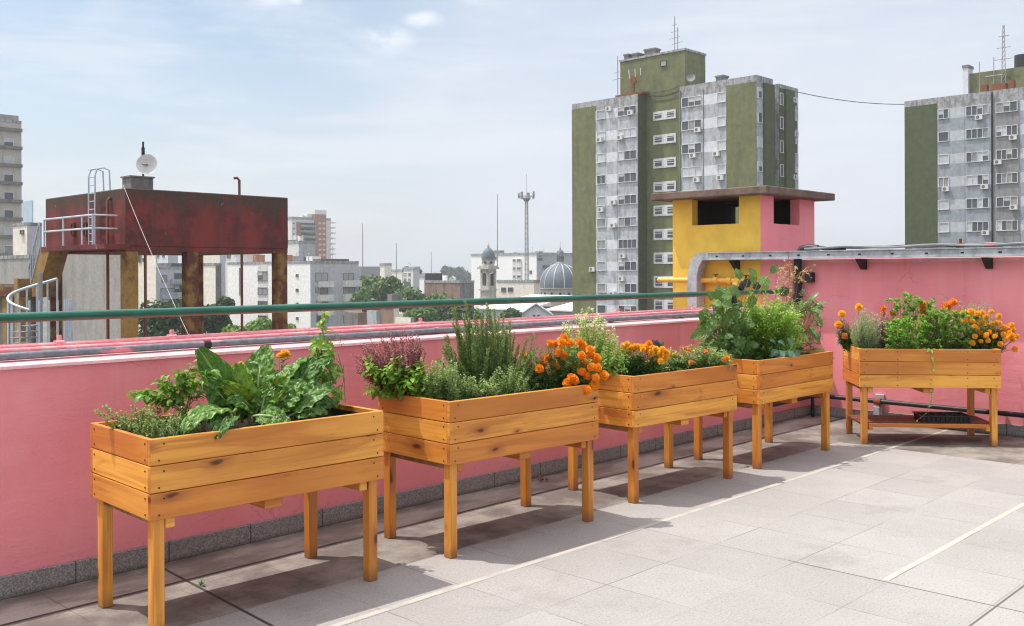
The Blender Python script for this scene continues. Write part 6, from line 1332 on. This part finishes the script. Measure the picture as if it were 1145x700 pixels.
def belltower():
    Y = 228; B = Bld(546, Y); m = lambda px_: px_*Y/F; t = thing('bell_tower', 'weathered church bell tower with a dark slate cupola', 'bell tower', B.fr, (0, 0, GZ)); Z = lambda v: zat(545, v, Y)
    w = m(18)/1.41; c = w/2
    mb = MB(); mb.box(-w, 0, 0, w, GZ, Z(325)); mb.box(-w-.3, .3, -.3, w+.3, Z(325), Z(323.3)); mb.box(-w, 0, 0, w, Z(323.3), Z(319.5))
    pw_ = w*.26
    for (x, y) in ((-w, 0), (-pw_, 0), (-w, w-pw_), (-pw_, w-pw_), (-w*.5-pw_*.2, 0)):
        mb.box(x, x+pw_ if x != -w*.5-pw_*.2 else x+.01, y, y+pw_, Z(319.5), Z(303))
    mb.box(-w, 0, 0, w, Z(305.5), Z(301)); mb.box(-w-.5, .5, -.5, w+.5, Z(301), Z(298.7)); mb.box(-w-.2, .2, -.2, w+.2, Z(298.7), Z(297)); part('tower_shaft', mb, M['stone'], t)
    mb = MB(); mb.box(-w*.72, -w*.28, .25, w-.25, Z(319.5), Z(306)); mb.box(-w+.25, -.25, w*.28, w*.72, Z(319.5), Z(306)); part('belfry_shadow', mb, M['dark_open'], t)
    for (x, y) in ((-w-.05, -.05), (-.55, -.05), (-.55, w-.5), (-w-.05, w-.5)): mb = MB(); mb.box(x, x+.6, y, y+.6, Z(303), Z(301)); 
    mb = MB(); mb.lathe([(.3, -1.2), (.62, -1.1), (.5, -.3), (.3, .2), (0, .3)], (-c, c, Z(310)), 12); part('bell', mb, M['mast'], t, 1)
    mb = MB(); mb.lathe([(m(6.8), Z(297)), (m(6.8), Z(291.3)), (m(7.6), Z(291)), (m(7.6), Z(290.2)), (0, Z(290.2))], (-c, c, 0), 20); part('drum', mb, M['stone'], t)
    for k in range(6): mb = MB(); a = -2.36 + k*1.047; mb.lathe([(0, .1), (.3, .1), (.3, -.1)], (-c + m(6.8)*math.cos(a), c + m(6.8)*math.sin(a), Z(293.5)), 10, 0, (math.cos(a), math.sin(a), 0)); part('oculus', mb, M['dark_open'], t)
    mb = MB(); mb.lathe([(m(7.7), Z(290.1)), (m(7.6), Z(287)), (m(6.9), Z(283.5)), (m(5.3), Z(280)), (m(3.2), Z(277.8)), (m(1.4), Z(276.6)), (0, Z(276.3))], (-c, c, 0), 24); part('cupola', mb, M['slate'], t, 1)
    mb = MB(); mb.lathe([(m(1.6), Z(276.5)), (m(1.0), Z(275)), (m(1.7), Z(274.2)), (m(.6), Z(273.2)), (m(.25), Z(272)), (0, Z(268))], (-c, c, 0), 10); part('finial', mb, M['stone'], t, 1)
belltower()
def dome():
    Y = 205; p = at(626.5, VH, Y); m = lambda q: q*Y/F; Z = lambda v: zat(626.5, v, Y); fr = Fr(p.x, p.y, 0); t = thing('church_dome', 'large ribbed slate church dome with a lantern, beside the green tower', 'church', fr, (0, 0, GZ))
    mb = MB(); mb.lathe([(m(21.5), GZ), (m(21.5), Z(323.5)), (m(23.4), Z(322.8)), (m(23.4), Z(321.6)), (m(20), Z(321.5))], (0, 0, 0), 40); part('drum', mb, M['stone'], t)
    for k in range(14): mb = MB(); a = -1.571 + (k-.12)*6.2832/14; mb.lathe([(0, .12), (.26, .12), (.26, -.1)], (m(21.5)*math.cos(a), m(21.5)*math.sin(a), Z(328)), 10, 0, (math.cos(a), math.sin(a), 0)); part('oculus', mb, M['dark_open'], t)
    prof = [(m(23), Z(321.5)), (m(22.9), Z(317)), (m(21.6), Z(311)), (m(19), Z(305.5)), (m(15), Z(300.5)), (m(10), Z(297)), (m(5.5), Z(295.2)), (0, Z(295))]
    mb = MB(); mb.lathe(prof, (0, 0, 0), 48); part('dome_shell', mb, M['slate'], t, 1)
    for k in range(12): a = -1.571 + (k+.28)*6.2832/12; mb = MB(); mb.tube([(r*1.01*math.cos(a), r*1.01*math.sin(a), z) for r, z in prof[:-1]], m(.42), 6); part('rib', mb, M['panel_white'], t)
    mb = MB(); mb.lathe([(m(6.2), Z(296)), (m(6.2), Z(294.3)), (m(4.5), Z(294)), (m(3.4), Z(293)), (m(3.4), Z(284.8)), (m(4.6), Z(284.5)), (m(4.6), Z(283.7)), (0, Z(283.6))], (0, 0, 0), 16); part('lantern', mb, M['bluegray'], t)
    mb = MB()
    for k in range(8): a = k*.785 + .3; mb.box(m(3.2)*math.cos(a)-.2, m(3.2)*math.cos(a)+.2, m(3.2)*math.sin(a)-.25, m(3.2)*math.sin(a)+.2, Z(292), Z(286.5))
    part('lantern_openings', mb, M['conc_dark'], t)
    mb = MB(); mb.lathe([(m(4.2), Z(283.6)), (m(3.8), Z(281.5)), (m(2.3), Z(279.8)), (m(.6), Z(279)), (m(.9), Z(278)), (m(.3), Z(277.2)), (0, Z(267))], (0, 0, 0), 16); part('lantern_cap', mb, M['slate'], t, 1)
dome()
def celltower():
    Y = 245; p = at(589, VH, Y); fr = Fr(p.x, p.y, .3); m = lambda q: q*Y/F; Z = lambda v: zat(589, v, Y); t = thing('cell_tower', 'steel lattice telephone mast with antennas between the church towers', 'mast', fr, (0, 0, GZ))
    mb = MB(); n = 26; w = lambda k: m(2.0) - (m(2.0)-m(1.3))*k/n; z0, z1 = GZ, Z(224)
    cs = lambda k: [(w(k)*a, w(k)*b, z0 + (z1-z0)*k/n) for a, b in ((-1, -1), (1, -1), (1, 1), (-1, 1))]
    for j in range(4): mb.tube([cs(0)[j], cs(n)[j]], .065, 5)
    for k in range(n):
        A, Bq = cs(k), cs(k+1)
        for j in range(4): mb.tube([A[j], Bq[(j+1) % 4]], .03, 4); mb.tube([A[(j+1) % 4], Bq[j]], .03, 4); mb.tube([Bq[j], Bq[(j+1) % 4]], .03, 4)
    part('lattice', mb, M['mast'], t)
    mb = MB(); mb.lathe([(m(2.0), Z(225.5)), (m(4.8), Z(222.5)), (m(5.0), Z(221.8)), (0, Z(221.8))], (0, 0, 0), 12); 
    for k in range(12): a = k*.524; mb.tube([(m(8.5)*math.cos(a), m(8.5)*math.sin(a), Z(219.5)), (m(8.5)*math.cos(a+.524), m(8.5)*math.sin(a+.524), Z(219.5))], .07, 4)
    for k in range(6): a = k*1.047; mb.tube([(0, 0, Z(222)), (m(8.5)*math.cos(a), m(8.5)*math.sin(a), Z(219.5))], .07, 4)
    part('platform', mb, M['mast'], t)
    for k in range(7): a = k*.9 + .2; mb = MB(); x, y = m(8.6)*math.cos(a), m(8.6)*math.sin(a); mb.box(x-.2, x+.2, y-.15, y+.15, Z(222), Z(215) + rnd(-.3, .3)); part('panel_antenna', mb, M['mast'], t)
    mb = MB(); mb.tube([(0, 0, Z(222)), (0, 0, Z(195))], .05, 5); part('lightning_rod', mb, M['mast'], t)
    x0 = m(-12); mb = MB(); mb.box(x0, m(12), -m(2), m(2), Z(317.5), Z(315.5)); mb.tube([(x0, 0, Z(314)), (m(10), 0, Z(317))], .12, 5); part('base_beams', mb, M['mast_red'], t)
celltower()
# sheds in front of the church
B = Bld(585, 165); t = thing('shed', 'long low shed with a white sheet roof under the handrail', 'shed', B.fr, (0, 0, GZ)); x0 = B.X(534)[0]; z0 = B.fx(585, 346)[1]; z1 = zat(560, 331, 172)
mb = MB(); mb.box(x0, 0, 0, 14, GZ, z0); part('wall', mb, M['graywall'], t); mb = MB(); mb.add([(x0-.3, -.4, z0+.01), (.3, -.4, z0+.01), (.3, 14, z1), (x0-.3, 14, z1)], [(0, 1, 2, 3)]); mb.add([(x0-.3, -.4, z0-.2), (.3, -.4, z0-.2), (.3, -.4, z0+.01), (x0-.3, -.4, z0+.01)], [(0, 1, 2, 3)]); part('roof', mb, M['roof_white'], t)
B = Bld(599, 128, 0.0); t = thing('house', 'small white gabled house with two dark windows under the handrail', 'house', B.fr, (0, 0, GZ)); xa = B.X(579)[0]; xb = B.X(619)[0]; ze = B.fx(599, 352)[1]; zp = B.fx(599, 340.5)[1]
mb = MB(); mb.prism([(xa+.4, GZ), (xb-.4, GZ), (xb-.4, ze), ((xa+xb)/2, zp-.12), (xa+.4, ze)], 1, 0, 8); part('wall', mb, M['panel_white'], t)
mb = MB(); mm = (xa+xb)/2
mb.prism([(xa, ze-.25), (mm, zp), (mm, zp+.18), (xa, ze-.05)], 1, -.4, 8.3, 0); mb.prism([(mm, zp), (xb, ze-.25), (xb, ze-.05), (mm, zp+.18)], 1, -.4, 8.3, 0); part('roof', mb, M['graywall'], t)
for (u0, u1) in ((595.5, 598.5), (600.5, 603.5)): x0, z1 = B.fx(u0, 352); x1, z0 = B.fx(u1, 355.5); win(t, 'y', 0, x0, x1, z0, z1, 1, 1, .05)
B = Bld(642, 150); t = thing('shed', 'white sheet roof shed between the gabled house and the green tower', 'shed', B.fr, (0, 0, GZ)); x0 = B.X(612)[0]; z0 = B.fx(642, 347)[1]; z1 = zat(630, 332, 158)
mb = MB(); mb.box(x0, 0, 0, 12, GZ, z0); part('wall', mb, M['conc'], t); mb = MB(); mb.add([(x0-.3, -.4, z0+.01), (.3, -.4, z0+.01), (.3, 12, z1), (x0-.3, 12, z1)], [(0, 1, 2, 3)]); mb.add([(x0-.3, -.4, z0-.2), (.3, -.4, z0-.2), (.3, -.4, z0+.01), (x0-.3, -.4, z0+.01)], [(0, 1, 2, 3)]); part('roof', mb, M['roof_white'], t)

# ---- trees
def tree(label, u, v, Y, wpx, mat, n=2600, leaf=.45, hpx=None, lobes=7, seed=0):
    random.seed(seed*13 + 5); p = at(u, VH, Y); top = zat(u, v, Y); W = wpx*Y/F; H = (hpx or wpx*.8)*Y/F; t = thing('tree', label, 'tree', WF, (p.x, p.y, GZ), 'trees among the houses')
    mb = MB(); cz = top - H*.5; c0 = Vector((p.x, p.y, cz)); mb.tube([(p.x, p.y, GZ), (p.x + rnd(-.2, .2), p.y, (GZ + cz)/2), (p.x, p.y, cz)], W*.03 + .12, 8, r1=.1)
    L = []
    for k in range(lobes):
        a = 6.283*k/lobes + rnd(0, .6); r = rnd(.25, .62)*W*.5; q = c0 + Vector((math.cos(a)*r, math.sin(a)*r, rnd(-.32, .28)*H)); L.append((q, rnd(.24, .38)*min(W, H*1.3)))
    L.append((c0 + Vector((rnd(-.1, .1)*W, 0, H*.18)), .33*min(W, H*1.2)))
    for q, r in L: mb.tube(curve((p.x, p.y, GZ*.35 + cz*.65), q, 0, 4, .2), .09, 5, r1=.03)
    part('trunk', mb, M['bark'], t)
    cr = MB()
    for k in range(n):
        q, r = random.choice(L); d = rv(-.75, 1); rad = r*rnd(.45, 1)**.5*(1 + .22*noise.noise(d*2.2 + q)); pt = q + Vector((d.x, d.y, d.z*.85))*rad
        nn = (d + rv()*.8).normalized(); a = nn.orthogonal().normalized(); b2 = nn.cross(a); s = leaf*rnd(.55, 1.25); an = rnd(0, 6.28); ca, sa = math.cos(an)*s, math.sin(an)*s
        cr.add([pt + a*ca + b2*sa, pt - a*sa*.7 + b2*ca*.7, pt - a*ca - b2*sa, pt + a*sa*.6 - b2*ca*.6], [(0, 1, 2, 3)], 0, None, min(1, max(0, rnd(0, .6) + .4*noise.noise(pt*.35) + .1)))
    part('crown', cr, M[mat], t); return t
for k, a in enumerate((('dark dense tree under the left half of the tank', 182, 340, 108, 62, 'crown_dark', 3000, .30), ('dark tree between the red tank posts and the white flats', 238, 341, 112, 46, 'crown_dark', 2400, .30), ('tall thin dark tree top beside the beige chimney block', 253, 333, 118, 20, 'crown_dark', 900, .30),
    ('bright green bushy tree top in front of the long white flats', 290, 356, 92, 44, 'crown_lite', 2400, .22), ('small bright bush below the left end of the long white flats', 263, 364, 84, 26, 'crown_lite', 1200, .2), ('small bright tree by the right tank post', 322, 362, 96, 18, 'crown_lite', 700, .2),
    ('broad green tree left of the far tan house', 415, 308.5, 205, 54, 'crown_mid', 3600, .5), ('rounded green tree below the far tan house', 437, 310, 195, 34, 'crown_mid', 2200, .5), ('low green trees in front of the pale grey stepped flats', 460, 322, 185, 42, 'crown_mid', 2200, .45), ('green tree beside the long white flats', 408, 322, 180, 30, 'crown_mid', 1600, .45),
    ('green tree before the stained brown brick building', 486, 331, 150, 52, 'crown_mid', 3000, .38), ('dark green tree below the bell tower', 512, 336, 140, 46, 'crown_dark', 2600, .36), ('dark leafy tree under the handrail left of the rosemary', 470, 344, 132, 40, 'crown_mid', 2000, .34), ('small dark tree left of the gabled house', 572, 345, 128, 26, 'crown_dark', 1400, .3),
    ('hazy distant tree left of the pair above the brown brick roof', 501, 298.5, 640, 15, 'crown_far', 900, 1.3), ('hazy distant tree right of the pair above the brown brick roof', 516, 298.5, 650, 20, 'crown_far', 1200, 1.3), ('distant tree at the edge of the pale grey flats', 468, 300, 430, 8, 'crown_far', 500, .8))):
    tree(*a, hpx=a[4]*.78 if a[3] < 300 else a[4]*.85, seed=k)
random.seed(99)
# far roofs and treetops that read as one mass
mb = MB()
for k in range(420):
    Y = rnd(420, 2600); u = rnd(-200, 1350); p = at(u, VH, Y); w = rnd(6, 22); h = rnd(5, 15.5) + (Y > 900)*rnd(0, 4); a = TH + random.choice((0, 1.571)); fr = Fr(p.x, p.y, a); b = [fr.w((x, y, z)) for z in (GZ, GZ+h) for y in (0, w*.8) for x in (0, w)]
    mb.add(b, [(4, 5, 7, 6), (0, 1, 5, 4), (2, 6, 7, 3), (0, 4, 6, 2), (1, 3, 7, 5)], random.choice((0, 0, 1, 2, 3)))
solo('distant_rooftops', mb, [M['rooftops'], M['white_old'], M['conc'], M['cream']], 'mass of low far rooftops along the skyline', 'rooftops', WF, (0, 700, GZ), kind='stuff')
mb = MB()
for k in range(5200):
    Y = rnd(380, 1500); u = rnd(-150, 1300); p = at(u, VH, Y); p.z = GZ + rnd(2, 10); nn = rv(); a = nn.orthogonal().normalized(); b2 = nn.cross(a); s = rnd(1.2, 2.8)
    mb.add([p + a*s, p + b2*s, p - a*s, p - b2*s], [(0, 1, 2, 3)], 0, None, rnd(0, 1))
solo('distant_treetops', mb, M['crown_far'], 'hazy far treetops between the distant rooftops', 'trees', WF, (0, 700, GZ), kind='stuff')

# ------------------------------------------------------------------ light, sky, camera
SUN = Vector((-.36, .075, .865)).normalized()
el = math.asin(SUN.z); azi = math.atan2(SUN.x, SUN.y)
sd = bpy.data.lights.new('sun', 'SUN'); sd.energy = 3.4; sd.angle = R(.6); sd.color = (1, .95, .88)
so = bpy.data.objects.new('sun', sd); C.objects.link(so); so.rotation_euler = SUN.to_track_quat('Z', 'Y').to_euler(); so.location = (-8, 4, 30)
w = bpy.data.worlds.new('World'); sc.world = w; w.use_nodes = True; nt = w.node_tree; nt.nodes.clear()
class WN(NT):
    def __init__(s, tree): s.t = tree
g = WN(nt); out = g.n('ShaderNodeOutputWorld'); bg = g.n('ShaderNodeBackground'); bg.inputs[1].default_value = .1; g.l(bg.outputs[0], out.inputs[0])
sky = g.n('ShaderNodeTexSky', sky_type='NISHITA'); sky.sun_disc = False; sky.sun_elevation = el; sky.sun_rotation = azi; sky.air_density = 1.0; sky.dust_density = 2.0; sky.ozone_density = 1.5
co = g.coord('Generated'); sp = g.n('ShaderNodeSeparateXYZ'); g.l(co, sp.inputs[0])
zz = g.math('MAXIMUM', sp.outputs[2], 0.0); den = g.math('ADD', zz, .22)
pv = g.n('ShaderNodeCombineXYZ'); g.l(g.math('DIVIDE', sp.outputs[0], den), pv.inputs[0]); g.l(g.math('DIVIDE', sp.outputs[1], den), pv.inputs[1])
n1 = g.noise(pv.outputs[0], .75, 6, .55, .3); n2 = g.noise(g.mapping(pv.outputs[0], (1, 1, 1), (3.3, 1.7, 0)), 2.6, 6, .58, .2)
def spot(d, r0, r1):
    nd = g.n('ShaderNodeVectorMath', operation='DOT_PRODUCT'); g.l(co, nd.inputs[0]); nd.inputs[1].default_value = d; return g.ramp(nd.outputs['Value'], math.cos(r1), math.cos(r0))
def dirp(u, v): k, z = ray(u, v); return tuple(Vector((k, 1, z)).normalized())
haze = g.ramp(zz, .0, .30, 1.0, 0.35)
veil = g.ramp(g.math('ADD', g.math('MULTIPLY', n1, .8), g.math('MULTIPLY', haze, .45)), .30, .80, .55, 1.0)
blue = g.math('MAXIMUM', g.math('MULTIPLY', spot(dirp(190, 30), .05, .38), .60), g.math('MULTIPLY', spot(dirp(620, 40), .02, .16), .22))
veil = g.math('SUBTRACT', veil, blue, clamp=True)
vb = g.mix(haze, (5.85, 6.4, 7.25), (6.1, 6.35, 6.95)); colr = g.mix(veil, g.mix(1.0, sky.outputs[0], (1.28, 1.28, 1.22), 'MULTIPLY'), vb)
n3 = g.noise(g.mapping(co, (14, 14, 26)), 1.0, 7, .62)
wn = g.n('ShaderNodeTexNoise'); g.l(g.mapping(co, (9, 9, 16)), wn.inputs['Vector']); wn.inputs['Scale'].default_value = 1.0; wn.inputs['Detail'].default_value = 6
w1 = g.n('ShaderNodeVectorMath', operation='SUBTRACT'); g.l(wn.outputs['Color'], w1.inputs[0]); w1.inputs[1].default_value = (.5, .5, .5)
w2 = g.n('ShaderNodeVectorMath', operation='MULTIPLY_ADD'); g.l(w1.outputs[0], w2.inputs[0]); w2.inputs[1].default_value = (.07, .07, .05); g.l(co, w2.inputs[2]); wv = w2.outputs[0]
st = g.noise(g.mapping(co, (2.2, 2.2, 13)), 1.0, 6, .6, .4); colr = g.mix(g.math('MULTIPLY', g.ramp(st, .44, .66), .65), colr, (6.55, 6.8, 7.3))
puff = None
for (u, v, r) in ((428, 46, .029), (470, 20, .020), (318, -6, .028), (345, 2, .012), (545, -12, .03)):
    vm = g.n('ShaderNodeVectorMath', operation='SUBTRACT'); g.l(wv, vm.inputs[0]); vm.inputs[1].default_value = dirp(u, v)
    ve = g.n('ShaderNodeVectorMath', operation='MULTIPLY'); g.l(vm.outputs[0], ve.inputs[0]); ve.inputs[1].default_value = (1, 1, 1.9)
    vl = g.n('ShaderNodeVectorMath', operation='LENGTH'); g.l(ve.outputs[0], vl.inputs[0])
    s1 = g.ramp(vl.outputs['Value'], r*.25, r*1.35, 1.0, 0.0); puff = s1 if puff is None else g.math('MAXIMUM', puff, s1)
puff = g.math('MULTIPLY', puff, g.ramp(n3, .28, .52))
colr = g.mix(g.math('MULTIPLY', puff, .75), colr, (7.7, 7.85, 8.1))
wis = g.math('MULTIPLY', g.ramp(n2, .52, .72), g.ramp(zz, .16, .24)); colr = g.mix(g.math('MULTIPLY', wis, .35), colr, (6.6, 7.0, 7.7))
aur = spot(tuple(SUN), .15, 1.15); colr = g.mix(g.math('MULTIPLY', aur, .8), colr, (19.0, 19.0, 19.2))
g.l(colr, bg.inputs[0])

hz = bpy.data.materials.new('thin_haze'); hz.use_nodes = True; ht = hz.node_tree; ht.nodes.clear(); ho = ht.nodes.new('ShaderNodeOutputMaterial'); hv = ht.nodes.new('ShaderNodeVolumePrincipled')
hv.inputs['Color'].default_value = (.82, .86, .90, 1); hv.inputs['Density'].default_value = .00048; hv.inputs['Anisotropy'].default_value = .2; ht.links.new(hv.outputs[0], ho.inputs['Volume'])
mb = MB(); mb.box(-4010, 4010, -310, 7010, -15, 60); solo('haze', mb, hz, None, None, WF, kind='stuff')
cam = bpy.data.cameras.new('camera'); co_ = bpy.data.objects.new('camera', cam); C.objects.link(co_); sc.camera = co_
cam.sensor_width = 36; cam.lens = 36*F/1145; cam.shift_y = -(350 - VH)/1145; cam.clip_start = .05; cam.clip_end = 9000
co_.matrix_world = Matrix.Translation((0, 0, EYE)) @ Matrix.Rotation(R(90), 4, 'X') @ Matrix.Rotation(ROLL, 4, 'Z')
vs = sc.view_settings; vs.view_transform = 'Standard'; vs.look = 'None'; vs.exposure = 0.42; vs.gamma = 1.0; vs.use_curve_mapping = False
sc.render.engine = 'CYCLES'; cy = sc.cycles; cy.use_denoising = True; cy.filter_width = 1.15; cy.max_bounces = 6; cy.diffuse_bounces = 4; cy.transparent_max_bounces = 6; cy.transmission_bounces = 4; cy.caustics_reflective = False; cy.caustics_refractive = False; cy.sample_clamp_indirect = 8
try: cy.denoiser = 'OPENIMAGEDENOISE'
except Exception: pass
